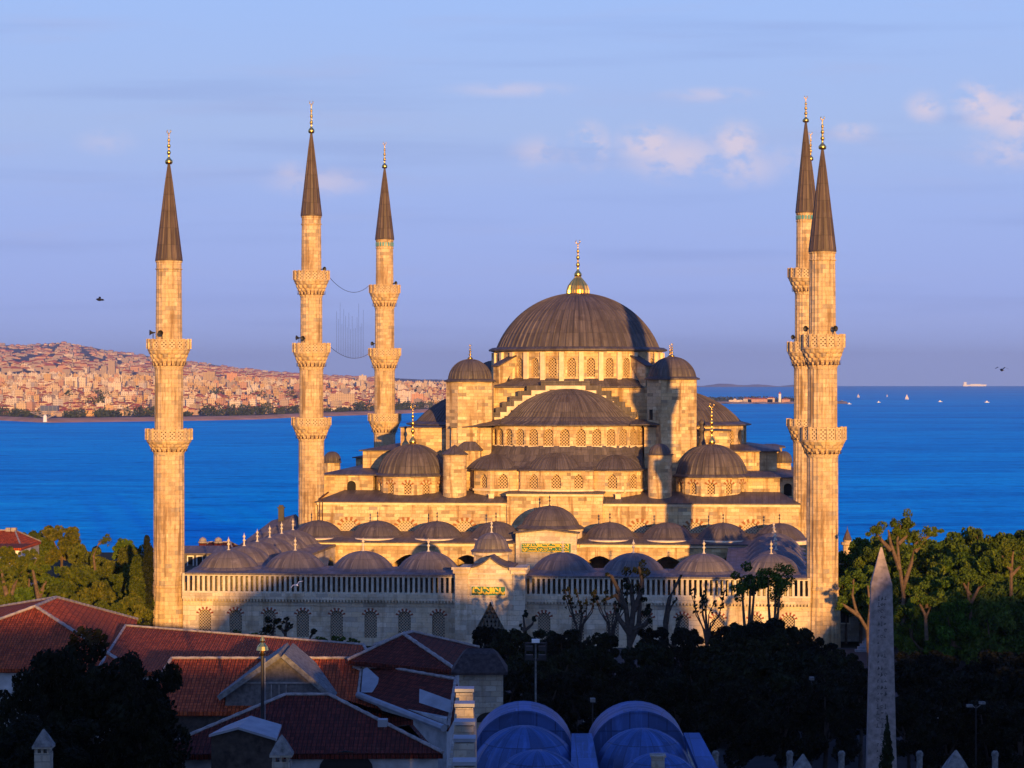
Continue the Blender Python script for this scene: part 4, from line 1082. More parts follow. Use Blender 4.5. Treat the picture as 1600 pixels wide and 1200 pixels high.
shore = [(-300, 656), (0, 656.5), (70, 660), (150, 659), (300, 657), (400, 655), (460, 652), (540, 649), (620, 646.5), (700, 642), (800, 636), (950, 628), (1020, 619), (1060, 612)]
crest = [(-300, 545), (-50, 537), (0, 538), (50, 540), (95, 535), (130, 541), (150, 545), (200, 552), (230, 557), (300, 566), (360, 574), (430, 582), (520, 588), (620, 591), (700, 594), (900, 598), (1100, 600)]
mid1 = [(-300, 600), (0, 600), (300, 603), (620, 607), (1000, 608)]
def ysh(px): return (H-SEA)*F/(lerp_tab(shore, px)-E)
def land_z(px, q):
    """height at q shore distances"""
    Y = ysh(px)*q
    zm = H-(lerp_tab(mid1, px)-E)*ysh(px)*1.45/F
    zc_ = H-(lerp_tab(crest, px)-E)*ysh(px)*4.4/F
    tab = [(0.985, SEA-3), (1.0, SEA+1.0), (1.012, SEA+4), (1.06, SEA+6), (1.45, zm), (2.6, zm+(zc_-zm)*0.33), (4.4, zc_), (5.0, SEA)]
    return lerp_tab(tab, q)
def hill_mat():
    m = bpy.data.materials.new('far_hillside'); t = NT(m); tc = t.n('ShaderNodeTexCoord')
    n = t.noise(t.mapv(tc.outputs['Object'], (1, 0.35, 1)), 0.006, 6, 0.65); n2 = t.noise(t.mapv(tc.outputs['Object'], (1, .3, 1)), 0.03, 4, 0.6)
    col = t.ramp(t.m('MULTIPLY_ADD', n2, 0.4, t.m('MULTIPLY', n, 0.6)), [(0.36, (0.04, 0.045, 0.05)), (0.5, (0.10, 0.078, 0.08)), (0.62, (0.19, 0.12, 0.11))])
    bsdf(t, col, 0.95, 0, 0.05); return m
mb = MB(); rows = []
for q in (0.985, 1.0, 1.012, 1.03, 1.06, 1.15, 1.3, 1.45, 1.6, 1.8, 2.2, 2.6, 3.2, 3.8, 4.4, 5.0):
    row = []
    for px in range(-300, 1061, 20):
        Y = ysh(px)*q; rr = random.Random(px*31+int(q*100))
        row.append(((px-800)*Y/F, Y, land_z(px, q)+(rr.uniform(-6, 6) if q > 1.4 else 0)))
    rows.append(row)
mb.grid(rows)
tag(mb.build('hills', hill_mat(), smooth=True), kind='structure')
mb = MB(); rows = []
for q, dz in ((0.992, -0.5), (0.996, 2.0), (1.004, 4.5), (1.014, 5.5)):
    rows.append([((px-800)*ysh(px)*q/F, ysh(px)*q, SEA+dz) for px in range(-300, 1061, 20)])
mb.grid(rows); tag(mb.build('shore_bank', plain('reddish_embankment', (0.48, 0.25, 0.15), 0.95, var=0.15, nscale=0.02)), kind='structure')

def wallmat(name, base):
    m = bpy.data.materials.new(name); t = NT(m); uv = t.n('ShaderNodeUVMap').outputs[0]
    br = t.n('ShaderNodeTexBrick', {'Vector': uv, 'Color1': (0.06, 0.06, 0.07, 1), 'Color2': (0.16, 0.13, 0.12, 1), 'Mortar': (*base, 1), 'Scale': 1.0, 'Mortar Size': 0.95, 'Mortar Smooth': 0.0,
              'Brick Width': 3.6, 'Row Height': 3.0}, offset=0.0)
    oi = t.n('ShaderNodeObjectInfo'); 
    c = t.mix(1.0, br.outputs['Color'], t.ramp(oi.outputs['Random'], [(0, (0.75, 0.72, 0.70)), (0.5, (1, 1, 1)), (1.0, (1.15, 1.05, 0.95))]), 'MULTIPLY')
    bsdf(t, c, 0.9, 0, 0.1); return m
CITY = [wallmat('cream_render', (0.55, 0.44, 0.32)), wallmat('pale_render', (0.62, 0.56, 0.50)), wallmat('pink_render', (0.50, 0.30, 0.22)), wallmat('ochre_render', (0.52, 0.36, 0.19)), wallmat('grey_render', (0.36, 0.30, 0.28))]
ROOFR = plain('far_red_roof', (0.34, 0.085, 0.05), 0.9, var=0.2, nscale=0.05)
ROOFF = plain('far_flat_roof', (0.40, 0.33, 0.29), 0.9, var=0.2, nscale=0.05)
def house_mesh(mb, x, y, z, wx, wy, h, hip, wi, rot=0.0):
    c_, s_ = cos(rot), sin(rot)
    def T(a, b, zz): return (x+a*c_-b*s_, y+a*s_+b*c_, zz)
    a, b = wx/2, wy/2
    q = [(-a, -b), (a, -b), (a, b), (-a, b)]
    for i in range(4): mb.face([T(*q[i], z-6), T(*q[(i+1) % 4], z-6), T(*q[(i+1) % 4], z+h), T(*q[i], z+h)], mi=wi)
    if hip:
        e = 1.08; hh = min(wx, wy)*0.24; r = max(0, a-b) if wx > wy else 0.0; r2 = max(0, b-a) if wy > wx else 0.0
        Q = [T(p[0]*e, p[1]*e, z+h) for p in q]
        A, B = T(-r, -r2, z+h+hh), T(r, r2, z+h+hh)
        if wx >= wy:
            mb.face([Q[0], Q[1], B, A], mi=5); mb.face([Q[1], Q[2], B], mi=5); mb.face([Q[2], Q[3], A, B], mi=5); mb.face([Q[3], Q[0], A], mi=5)
        else:
            mb.face([Q[0], Q[1], A], mi=5); mb.face([Q[1], Q[2], B, A], mi=5); mb.face([Q[2], Q[3], B], mi=5); mb.face([Q[3], Q[0], A, B], mi=5)
    else:
        mb.face([T(*p, z+h) for p in q], mi=6)
        mb.box(x-a*.3, x+a*.1, y-b*.2, y+b*.3, z+h+0.001, z+h+3.0, mi=wi)
MATS = CITY+[ROOFR, ROOFF]
rc = random.Random(11)
houses = []
for i in range(5600):
    px = rc.uniform(-70, 760); q = 1.05+0.62*rc.random()**1.25
    if q < 1.10 and rc.random() < .55: continue
    tall = rc.random() < 0.10+0.12*(q > 1.35)
    wx = rc.uniform(8, 17); wy = rc.uniform(8, 14); h = rc.uniform(12, 22) if tall else rc.uniform(5, 10)
    if q > 1.55: h *= 0.8
    houses.append((q, px, wx, wy, h, (not tall) and rc.random() < .62, rc.choices(range(5), [5, 4, 2, 1.4, 1.6])[0], rc.uniform(-.5, .5)))
houses.sort()
protos = {}
n_ind = 280
far = MB()
for idx, (q, px, wx, wy, h, hip, wi, rot) in enumerate(houses):
    Y = ysh(px)*q; x = (px-800)*Y/F; z = land_z(px, q)
    if idx < n_ind:
        key = (hip, wi)
        if key not in protos:
            b = MB(); house_mesh(b, 0, 0, 0, 20, 14, 10 if hip else 18, hip, wi)
            o = b.build('far_house' if hip else 'far_apartment_block', MATS)
            wname = ['cream', 'whitish', 'pink', 'ochre', 'grey'][wi]
            if hip: tag(o, f'{wname} walled house with hipped red tile roof in the hazy city across the water', 'house', f'{wname} red roofed houses of the far shore')
            else: tag(o, f'{wname} flat roofed apartment block in the hazy city across the water', 'building', f'{wname} flat roofed blocks of the far shore')
            protos[key] = o
        else:
            o = protos[key].copy(); COL.objects.link(o)
        o.location = (x, Y, z); o.rotation_euler = (0, 0, rot); o.scale = (wx/20, wy/14, h/(10 if hip else 18))
    else: house_mesh(far, x, Y, z, wx, wy, h, hip, wi, rot)
# hillside suburb, tiny
for i in range(1300):
    px = rc.uniform(-60, 620); q = rc.uniform(1.9, 4.35)
    if lerp_tab(crest, px) > 590: continue
    Y = ysh(px)*q; house_mesh(far, (px-800)*Y/F, Y, land_z(px, q), rc.uniform(14, 40), 18, rc.uniform(4, 12), rc.random() < .5, rc.choices(range(5), [1, .5, 2, .5, 5])[0], 0)
tag(far.build('far_city_houses', MATS), 'mass of hazy pale houses and red roofs covering the far shore and hillside', 'city', kind='stuff')
# landmark blocks of the far shore
def landmark(px, q, w_, h, name, label, wi, parts=1, cat='building'):
    Y = ysh(px)*q; b = MB(); house_mesh(b, 0, 0, 0, w_*.85, 16, h*.78, False, wi); o = b.build(name, MATS); o.location = ((px-800)*Y/F, Y, land_z(px, q)); return tag(o, label, cat)
landmark(175, 1.62, 19, 62, 'tower_block', 'tall brownish twin-shaft tower block rising above the far shore roofs', 4)
landmark(163, 1.6, 16, 46, 'tower_block', 'shorter brown tower block just left of the tallest one across the water', 4)
landmark(112, 1.35, 30, 36, 'slab_block', 'pale slab block, left one of a pair rising over the far shore roofs', 1)
landmark(127, 1.36, 24, 34, 'slab_block', 'pale slab block, right one of a pair rising over the far shore roofs', 1)
landmark(180, 1.30, 30, 30, 'slab_block', 'wide whitish slab block below the brown tower blocks on the far shore', 1)
landmark(327, 1.5, 34, 40, 'slab_block', 'cream slab block standing out on the far shore between the two left minarets', 0)
landmark(363, 1.5, 30, 38, 'slab_block', 'pinkish block standing out of the far skyline left of the second minaret', 2)
landmark(567, 1.5, 24, 42, 'tower_block', 'white tower block on the far shore just left of the third minaret', 1)
landmark(535, 1.10, 58, 34, 'slab_block', 'wide cream apartment slab by the far waterfront between second and third minaret', 0)
landmark(632, 1.12, 34, 36, 'slab_block', 'banded whitish apartment block by the waterfront right of the third minaret', 1)
landmark(652, 1.11, 32, 30, 'slab_block', 'banded pink apartment block by the waterfront left of the mosque dome', 2)

def leaf_cloud(mb, c, rad, n, size, rr, shell=0.55, flat=0.0):
    """leaf clumps spread through an ellipsoid"""
    for _ in range(n):
        while True:
            p = Vector((rr.uniform(-1, 1), rr.uniform(-1, 1), rr.uniform(-1, 1)))
            if 0.02 < p.length <= 1: break
        p = p.normalized()*(p.length**shell)
        q = Vector((c[0]+p.x*rad[0], c[1]+p.y*rad[1], c[2]+p.z*rad[2]))
        d = Vector((rr.gauss(0, 1), rr.gauss(0, 1), rr.gauss(0, 1))).normalized()
        e = d.orthogonal().normalized(); f_ = d.cross(e); s_ = size*rr.uniform(.55, 1.3)
        mb.face([tuple(q+e*s_), tuple(q+f_*s_*.55), tuple(q-e*s_), tuple(q-f_*s_*.55)])
# belt of trees along the far shore
mb = MB(); rr = random.Random(5)
belt = [(-60, 0, 1), (0, 22, .9), (22, 60, .75), (100, 200, .8), (205, 250, 1.0), (255, 300, .4), (312, 420, 1.15), (425, 470, .8), (510, 545, .5), (555, 600, 1.0), (620, 700, 1.0)]
for a, b, hh in belt:
    for k in range(int((b-a)/2.6)):
        px = rr.uniform(a, b); q = rr.uniform(1.02, 1.06); Y = ysh(px)*q; h = hh*rr.uniform(8, 17)
        leaf_cloud(mb, ((px-800)*Y/F, Y, SEA+6+h*.45), (rr.uniform(6, 11), 6, h*.6), 60, 1.9, rr)
for px, q in ((148, 1.12), (152, 1.12), (105, 1.2), (160, 1.2), (400, 1.2), (460, 1.2), (660, 1.3), (250, 1.25), (345, 1.25), (595, 1.15)):
    for k in range(3):
        Y = ysh(px)*q; leaf_cloud(mb, ((px-800)*Y/F+rr.uniform(-14, 14), Y, land_z(px, q)+9), (10, 6, 14), 80, 2, rr)
tag(mb.build('far_shore_trees', plain('far_dark_foliage', (0.035, 0.05, 0.022), 0.9, var=0.3, nscale=0.06)), 'dark green belt of trees lining the far waterfront below the city', 'trees', kind='stuff')
# waterfront restaurant with outspread struts, lighthouse mole
def place(o, px, py_base, Y, rz=0): o.location = at(px, py_base, Y); o.rotation_euler = (0, 0, rz); return o
Yq = ysh(72)*1.0
pav = thing('waterfront_pavilion', 'glass pavilion on fanned white struts at the tip of the far waterfront', 'pavilion', at(72, 655, Yq))
k = Yq/F
mb = MB(); mb.box(-9*k, 18*k, 0, 12, 13*k, 21*k); mb.build('glass_hall', plain('dark_glass_front', (0.08, 0.10, 0.16), 0.3, var=0.2), pav)
mb = MB()
for i in range(7): mb.tube([(2*k, -3, 1*k), ((-24+8*i)*k, -5, 11*k)], 0.45, 5)
mb.tube([(-24*k, -5, 11*k), (24*k, -5, 11*k)], 0.5, 5)
for i in range(5): mb.tube([((-9+6.5*i)*k, -1, 12*k), ((-9+6.5*i)*k, -1, 22*k)], 0.3, 5)
mb.build('fanned_struts', M['mortar'], pav)
mb = MB(); mb.lathe((0, -8, -4), [(3.2, 0), (2.8, 9), (2.9, 9.2), (1.6, 9.4), (1.2, 11)], n=10); o = mb.build('light_tower', M['white'], pav)
# mole with lighthouse on the right
Ym = 6300.0; km = Ym/F
mb = MB()
mb.grid([[((px-800)*km, Ym+dy, SEA+dz+(R_.uniform(0, 3) if dy else 0)) for px in range(1080, 1321, 10)] for dy, dz in ((-60, -1), (-40, 3), (60, 5), (120, -2))])
tag(mb.build('mole', plain('mole_stone', (0.30, 0.22, 0.17), 0.95, var=0.2, nscale=.02)), kind='structure')
mb = MB()
for k in range(70):
    px = R_.uniform(1085, 1300); leaf_cloud(mb, ((px-800)*km, Ym+R_.uniform(20, 70), SEA+9), (14, 10, R_.uniform(6, 11)), 50, 3.0, R_)
tag(mb.build('mole_trees', plain('mole_foliage', (0.03, 0.045, 0.025), 0.9, nscale=.05)), 'low dark trees along the long mole behind the lighthouse', 'trees', kind='stuff')
lh = thing('lighthouse', 'small white lighthouse on the mole left of the right minarets', 'lighthouse', ((1217-800)*km, Ym-20, SEA+3))
mb = MB(); mb.lathe((0, 0, 0), [(4.2, 0), (3.4, 22), (4.6, 22.1), (4.6, 23)], n=12); mb.build('tower', M['white'], lh)
mb = MB(); mb.lathe((0, 0, 0), [(2.2, 23), (2.2, 26), (2.6, 26.2), (0.2, 28.5)], n=10); mb.build('lantern', plain('lantern_red', (0.4, 0.06, 0.04), 0.6), lh)
def shed(px, w_, h, wi, hip, lab):
    b = MB(); house_mesh(b, 0, 0, 0, w_, 14, h, hip, wi); o = b.build('harbour_building', MATS); o.location = ((px-800)*km, Ym-22, SEA+4); tag(o, lab, 'building')
shed(1186, 66, 8, 2, True, 'long pink harbour building with red roof left of the small lighthouse')
shed(1148, 36, 6, 1, False, 'low white harbour shed at the left tip of the visible mole')
shed(1166, 22, 9, 1, True, 'white harbour house between the low shed and long pink building')
shed(1203, 20, 11, 0, True, 'cream harbour house beside the lighthouse foot on its left')
shed(1226, 22, 7, 2, True, 'small pink harbour house right of the lighthouse on the mole')
# far islands on the horizon
mb = MB(); rows = []
for dy, f_ in ((0, -2), (300, 1), (900, 1.2), (1800, -2)):
    rows.append([((px-800)*20500/F, 20500+dy, SEA+max(-2, f_*(10+10*sin(px*.07)*sin(px*.031+1)+R_.uniform(0, 4)))) for px in range(1040, 1290, 8)])
mb.grid(rows); tag(mb.build('far_coast', plain('far_coast_haze_land', (0.35, 0.28, 0.28), 0.9, var=.1, nscale=.002)), kind='structure')

# ---------------------------------------------------------------- boats
def sailboat(px, py, s, label):
    Y = (H-SEA)*F/(py-E); o = thing('sailing_boat', label, 'boat', ((px-800)*Y/F, Y, SEA), R_.uniform(-.6, .6), 'small boats out on the blue sea')
    mb = MB(); prof = [(-4.5, 0.2), (-3.5, 1.2), (0, 1.6), (3, 1.1), (4.8, 0.1)]
    mb.grid([[(x*s, -wd*s*0.7, -0.3*s) for x, wd in prof], [(x*s*1.05, -wd*s, 1.1*s) for x, wd in prof], [(x*s*1.05, 0, 1.15*s) for x, wd in prof], [(x*s*1.05, wd*s, 1.1*s) for x, wd in prof], [(x*s, wd*s*.7, -0.3*s) for x, wd in prof]])
    mb.build('hull', M['white'], o)
    mb = MB(); mb.tube([(0.3*s, 0, 1*s), (0.3*s, 0, 13*s)], 0.12*s, 5); mb.build('mast', M['white'], o)
    mb = MB(); mb.slab([(0.1*s, 0, 2*s), (0.1*s, 0, 12.6*s), (-4.2*s, 0.8*s, 2.2*s)], (0, 0.06, 0)); mb.slab([(0.6*s, 0, 11*s), (4.6*s, 0.3*s, 1.6*s), (0.8*s, .5*s, 1.8*s)], (0, 0.06, 0)); mb.build('sails', plain('cream_sailcloth', (0.75, 0.66, 0.56), .9, var=.04), o)
def motorboat(px, py, s, label):
    Y = (H-SEA)*F/(py-E); o = thing('motor_boat', label, 'boat', ((px-800)*Y/F, Y, SEA), R_.uniform(-.4, .4), 'small boats out on the blue sea')
    mb = MB(); prof = [(-6, 1.2), (-3, 1.9), (0, 2), (4, 1.4), (7, 0.1)]
    mb.grid([[(x*s, -wd*s*0.7, -0.3*s) for x, wd in prof], [(x*s*1.05, -wd*s, 1.6*s) for x, wd in prof], [(x*s*1.05, 0, 1.65*s) for x, wd in prof], [(x*s*1.05, wd*s, 1.6*s) for x, wd in prof], [(x*s, wd*s*.7, -0.3*s) for x, wd in prof]])
    mb.build('hull', M['white'], o); mb = MB(); mb.box(-3*s, 2*s, -1.3*s, 1.3*s, 1.66*s, 3.6*s); mb.box(-2*s, 1*s, -1*s, 1*s, 3.601*s, 4.6*s); mb.build('cabin', M['white'], o)
sailboat(1341, 621, 1.1, 'white sailing boat left of centre of the open sea, tall narrow sail')
sailboat(1386, 620, 0.7, 'tiny white sail to the left of the brightest boat')
sailboat(1417, 624, 1.3, 'brightest cream sailing boat with two sails on the open sea')
motorboat(1327, 631.5, 0.8, 'small motor boat below the tall narrow sail near the right minaret')
motorboat(1373, 629, 0.8, 'small motor boat between the two sailing boats, lower on the water')
motorboat(1469, 628, 0.9, 'small pale motor boat right of the brightest sailing boat')
motorboat(1542, 629, 1.0, 'pale motor boat farthest right among the boats near shore')
motorboat(1316, 627, 0.7, 'motor boat closest to the right minaret edge')
Ys = 19500.0
sh_ = thing('cargo_ship', 'pale cargo ship far off on the horizon at right', 'ship', at(1522, 603.5, Ys))
mb = MB(); mb.slab([(-90, 0, 0), (95, 0, 0), (105, 0, 14), (-92, 0, 12)], (0, 24, 0)); mb.build('hull', M['white'], sh_); mb = MB(); mb.box(-85, -60, 2, 22, 12.01, 34); mb.box(-30, 60, 2, 22, 12.01, 18); mb.build('superstructure', M['white'], sh_)
# ---------------------------------------------------------------- gulls
def gull(px, py, Y, span, label, bank=0.2, rz=0.0, mat='iron'):
    o = thing('gull', label, 'bird', at(px, py, Y), rz); o.rotation_euler = (0.1, bank, rz)
    mb = MB(); mb.lathe((0, 0, 0), [(0.02, -.30), (.07, -.15), (.085, 0), (.06, .16), (.035, .24), (.01, .30)], n=8)
    mb.v = [(x, z, y*.9) for x, y, z in mb.v]; s = span
    for sg in (-1, 1):
        mb.grid([[(sg*x*s, y0, z) for x, y0, y1, z in ((.03, -.12, .12, .02), (.25, -.05, .16, .14), (.5, -.16, -.06, .06))], [(sg*x*s, y1, z+.01) for x, y0, y1, z in ((.03, -.12, .12, .02), (.25, -.05, .16, .14), (.5, -.16, -.06, .06))]])
    mb.slab([(-.06, -.42, 0), (.06, -.42, 0), (.03, -.25, 0), (-.03, -.25, 0)], (0, 0, .015)); mb.build('body', M[mat], o, smooth=False)
gull(1565, 578, 130, 0.75, 'dark gull gliding over the sea at the far right', 0.05)
gull(155, 468, 120, 0.26, 'small gull flying left of the leftmost minaret', 0.9, 0.8)
gull(464, 914, 205, 1.2, 'white gull gliding across the left part of the balustrade', -0.5, 0.2, 'white')

# ================================================================ UNSEEN TOWN BEHIND THE VIEWPOINT (houses added and shaped to throw the evening shade)
def zfac(py): return H-(py-E)*257/F
def caster(pts, y0, y1, label):
    """unseen house added to cast shade, roof outline shaped by its shadow: pts = (facade column, facade row of the shadow edge)"""
    dY = 257-(y0)
    out = [((px-800)*257/F+SUN_DX*dY, zfac(py)+SUN_EL*dY) for px, py in pts]
    o = thing('shade_house', label, 'house', (0, 0, 0))
    x0, x1 = out[0][0], out[-1][0]
    mb = MB(); z_ = min(out[0][1], out[-1][1])
    mb.box(x0+.3, x1-.3, y1+.3, y0-.3, -0.2, z_-0.3); mb.build('walls', M['plaster'], o)
    mb = MB(); prof = [(x0, y0, z_-0.28)]+[(x, y0, z) for x, z in out]+[(x1, y0, z_-0.28)]
    mb.slab(prof, (0, y1-y0, 0)); mb.build('roof', M['tile'], o)
    mb = MB()
    for fl in range(int(z_/3.2)-1):
        for k in range(max(1, int((x1-x0)/2.6))):
            x = x0+1.2+k*2.6
            if x < x1-1.6: mb.box(x, x+1.0, y0-0.32, y0-0.27, 1.2+fl*3.2, 2.8+fl*3.2)
    if mb.f: mb.build('windows', M['dark'], o)
caster([(346, 992), (374, 960), (405, 925), (440, 893), (470, 882), (690, 882), (712, 888)], -60, -76, 'long plastered house with hipped roof, unseen, added behind the viewpoint for its shade')
caster([(714, 922), (740, 925), (775, 935), (790, 985)], -60, -72, 'low unseen shade-casting house added behind the viewpoint beside the long one')
caster([(822, 990), (832, 925), (860, 893), (905, 880), (922, 856), (975, 852), (1035, 856), (1052, 890), (1078, 930), (1100, 985)], -60, -78, 'tall unseen house behind the viewpoint, stepped to shape its shade')
caster([(-330, 985), (-290, 966), (125, 966), (150, 1000), (276, 1000), (292, 1030)], -60, -74, 'unseen house added at the left behind the viewpoint to shade the roofs')
caster([(1103, 1014), (1130, 1002), (1250, 1002), (1282, 1012)], -60, -72, 'low unseen house added behind the viewpoint on the right to shade the trees')
caster([(1285, 1005), (1320, 955), (1360, 925), (1560, 925), (1640, 925), (1900, 950), (1960, 1000)], -60, -74, 'wide unseen shade-casting house added at the right behind the viewpoint')
# ================================================================ TREES
def crown_blobs(rr, kind):
    B = []
    if kind == 'broad':
        for k in range(44):
            a = 2*pi*(k*0.382+rr.uniform(-.1, .1)); r = rr.uniform(0.1, 0.86)**.8; z = rr.uniform(-0.78, 0.74)
            s = rr.uniform(0.13, 0.30)*(1-0.25*max(0, z)); B.append(((r*cos(a)*(1-.4*max(0, z)), r*sin(a)*(1-.4*max(0, z)), z), (s, s, s*0.85)))
    elif kind == 'column':
        for k in range(11):
            z = -1+2*k/10; s = 0.34*(1-0.45*abs(z)**2.2); B.append(((rr.uniform(-.06, .06), rr.uniform(-.06, .06), z*1.9), (s, s, 0.36)))
    elif kind == 'conifer':
        for k in range(10):
            f_ = k/9; s = 0.55*(1-f_)+0.05
            for j in range(4): a = rr.uniform(0, 2*pi); B.append(((s*.6*cos(a), s*.6*sin(a), -0.8+2.4*f_), (s*.65, s*.65, .16)))
    return B
def tree_mesh(kind, seed, n, leaf, lm, bm, trunk_h=0.9, tr=0.06, limbs=5):
    """unit tree: crown about 1 m in radius centred at the origin of the crown, trunk below"""
    rr = random.Random(seed); B = crown_blobs(rr, kind); mb = MB()
    tot = sum(b[1][0] for b in B)
    for c, r in B: leaf_cloud(mb, c, r, int(n*r[0]/tot), leaf, rr, 0.6)
    tb = MB(); tb.tube([(0, 0, -1.9), (0.02, 0, -1.2), (-0.02, .02, -0.4)], [tr*1.3, tr, tr*.8], 8)
    for k in range(limbs):
        c, r = B[(k*3) % len(B)]
        tb.tube([(0, 0, -0.75+.08*k), (c[0]*.5, c[1]*.5, (c[2]-.7)*.5), tuple(c)], [tr*.7, tr*.45, tr*.2], 6)
    return mb, tb, lm, bm
PROTO = {}
def tree(kind, seed, px, ytop, Y, wpx, label, group=None, lm='leaf', bm='bark', name='tree', hpx=None, n=9500, leaf=0.06):
    """tree whose crown top is at (px, ytop) when it stands Y metres out; wpx = crown width in photo pixels"""
    k = Y/F; r = wpx*k/2; sz = (hpx*k/2 if hpx else r*0.95)
    ztop = H-(ytop-E)*k; span = {'broad': 0.95, 'column': 2.2, 'conifer': 1.75}[kind]
    if kind == 'column': r = wpx*k/2/0.36; sz = (hpx or wpx*4)*k/2/2.0
    if kind == 'conifer': r = wpx*k/2/0.9; sz = hpx*k/2/1.35
    zc_ = ztop-sz*span
    key = (kind, seed, lm)
    x = (px-800)*k
    if key not in PROTO:
        mb, tb, l_, b_ = tree_mesh(kind, seed, n, leaf, lm, bm)
        o = thing(name, label, 'tree', (x, Y, zc_), 0, group)
        mb.build('crown', M[lm], o); tb.build('trunk', M[bm], o); PROTO[key] = o
    else:
        o = dup(PROTO[key], (x, Y, zc_), R_.uniform(0, 6.28), None, label)
        if group: o['group'] = group
        elif 'group' in o: del o['group']
    g = 0.0
    o.scale = (r, r, max(sz, 0.1))
    o.rotation_euler = (0, 0, R_.uniform(0, 6.28))
    # trunk reaches the ground: lengthen with a straight bole under tall crowns
    zb = zc_-1.9*sz
    if zb > 0.0:
        t_ = MB(); t_.tube([(0, 0, -1.85), (0, 0, -(zc_+0.3)/sz)], [0.075, 0.11], 8); t_.build('lower_trunk', M[bm], o)
    return o
def limb_tree(px, Y, base_py, limbs, label, lm='leaf_dark', bm='bark_dark', group=None, tuft=0.55, nl=170, r0=0.22, name='pollarded_tree', leafs=0.16, seed=0):
    """bare limbed tree: limbs = polylines of photo points (px, py, dy depth offset, tuft size)"""
    rr = random.Random(seed+int(px)); k = Y/F
    o = thing(name, label, 'tree', ((px-800)*k, Y, max(0, H-(base_py-E)*k)-0.1), 0, group); oz = o.location
    tb, mb = MB(), MB()
    for L, tf in limbs:
        P = [Vector(at(q[0], q[1], Y))+Vector((0, (q[2] if len(q) > 2 else 0), 0))-oz for q in L]
        rad = [r0*(1-0.62*i/(len(P)-1)) for i in range(len(P))]; tb.tube(P, rad, 7)
        if tf:
            e = P[-1]; R0 = tuft*tf
            for m_ in range(7):
                f_ = rr.uniform(0, 1)**2*.9; q = P[-1].lerp(P[-2], f_)+Vector((rr.gauss(0, .6), rr.gauss(0, .6), rr.gauss(0.1, .6)))*R0
                s_ = R0*rr.uniform(.3, .62); leaf_cloud(mb, q, (s_*rr.uniform(.8, 1.4), s_, s_*rr.uniform(.7, 1.1)), int(nl*tf*.3), leafs*rr.uniform(.8, 1.1), rr, .75)
    tb.build('trunk', M[bm], o)
    if mb.f: mb.build('crown', M[lm], o)
    return o

# sunlit trees on the left, beyond the forecourt wall
GL = 'sunlit olive trees left of the mosque'
LL = 'sunlit olive green tree in the thicket left of the leftmost minaret'
tree('broad', 1, 96, 818, 330, 78, 'rounded olive tree crown rising highest against the sea at left', lm='leaf', hpx=70)
tree('broad', 2, 52, 826, 345, 52, 'olive tree crown just behind the red hipped roof at far left', lm='leaf')
for i, (px, yt, Y, wp) in enumerate([(135, 846, 320, 60), (22, 848, 310, 60), (170, 872, 300, 56), (120, 880, 285, 80), (60, 872, 280, 70), (205, 848, 300, 44), (15, 880, 262, 70), (185, 893, 270, 60), (88, 905, 262, 76),
                                      (150, 905, 262, 80), (216, 870, 275, 40), (40, 915, 255, 66), (215, 905, 262, 40), (195, 838, 305, 38), (125, 925, 250, 66), (205, 930, 248, 52), (170, 935, 246, 50), (60, 935, 246, 50), (5, 925, 240, 50), (95, 895, 300, 90)]):
    tree('broad', 1+i % 4, px, yt, Y, wp*1.25, LL, GL, lm='leaf', hpx=wp*1.5)
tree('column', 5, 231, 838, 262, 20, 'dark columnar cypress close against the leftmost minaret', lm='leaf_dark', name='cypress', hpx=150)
tree('column', 6, 213, 868, 255, 26, 'broad columnar olive tree lit by the sun beside the dark cypress', lm='leaf', name='columnar_tree', hpx=110)
limb_tree(150, 300, 900, [([(150, 905), (146, 868), (154, 850), (168, 840)], 0.9)], 'leaning slender tree with a bent tip against the sea at left', 'leaf', 'bark', tuft=0.8, r0=.18, name='leaning_tree')
limb_tree(18, 243, 985, [([(14, 985), (14, 945), (22, 915), (34, 892)], .8), ([(14, 945), (6, 912), (2, 890)], .8)], 'forked bare trunk showing through the thicket at far left', 'leaf', 'bark', r0=.3)
limb_tree(60, 244, 985, [([(60, 985), (60, 935), (54, 905), (50, 885)], .8), ([(60, 935), (72, 908)], .8)], 'sunlit orange brown trunk in the thicket behind the tiled roofs', 'leaf', 'bark', r0=.3)
for px, yt, Y, wp in ((10, 852, 270, 50), (45, 856, 268, 44), (-12, 862, 266, 50), (70, 838, 330, 50)): tree('broad', 1, px, yt, Y, wp, LL, GL, lm='leaf', hpx=wp*1.1)
# sunlit trees on the right
GR = 'sunlit trees right of the mosque'
LR = 'sunlit green tree in the grove right of the rightmost minaret, behind the obelisk'
for i, (px, yt, Y, wp) in enumerate([(1345, 846, 290, 60), (1325, 868, 280, 50), (1385, 845, 282, 70), (1420, 855, 285, 66), (1462, 848, 290, 70), (1500, 832, 292, 90), (1545, 830, 290, 80), (1590, 834, 290, 70), (1440, 880, 270, 76),
                                      (1490, 868, 268, 84), (1540, 868, 264, 84), (1590, 872, 260, 84), (1400, 885, 264, 70), (1345, 890, 262, 56), (1420, 915, 250, 70), (1465, 905, 250, 70), (1520, 905, 246, 80), (1575, 912, 244, 84),
                                      (1440, 935, 240, 56), (1490, 940, 236, 70), (1550, 945, 234, 76), (1600, 940, 236, 70), (1322, 905, 262, 34), (1410, 838, 278, 60), (1365, 860, 268, 60), (1440, 852, 262, 70), (1400, 905, 256, 80), (1520, 850, 272, 80), (1575, 850, 268, 80), (1480, 925, 245, 80), (1545, 920, 240, 90), (1600, 915, 246, 70), (1425, 945, 238, 60), (1370, 920, 258, 50)]):
    tree('broad', 11+i % 4, px, yt-9, Y, wp*1.3, LR, GR, lm='leaf_green', hpx=wp*1.5)
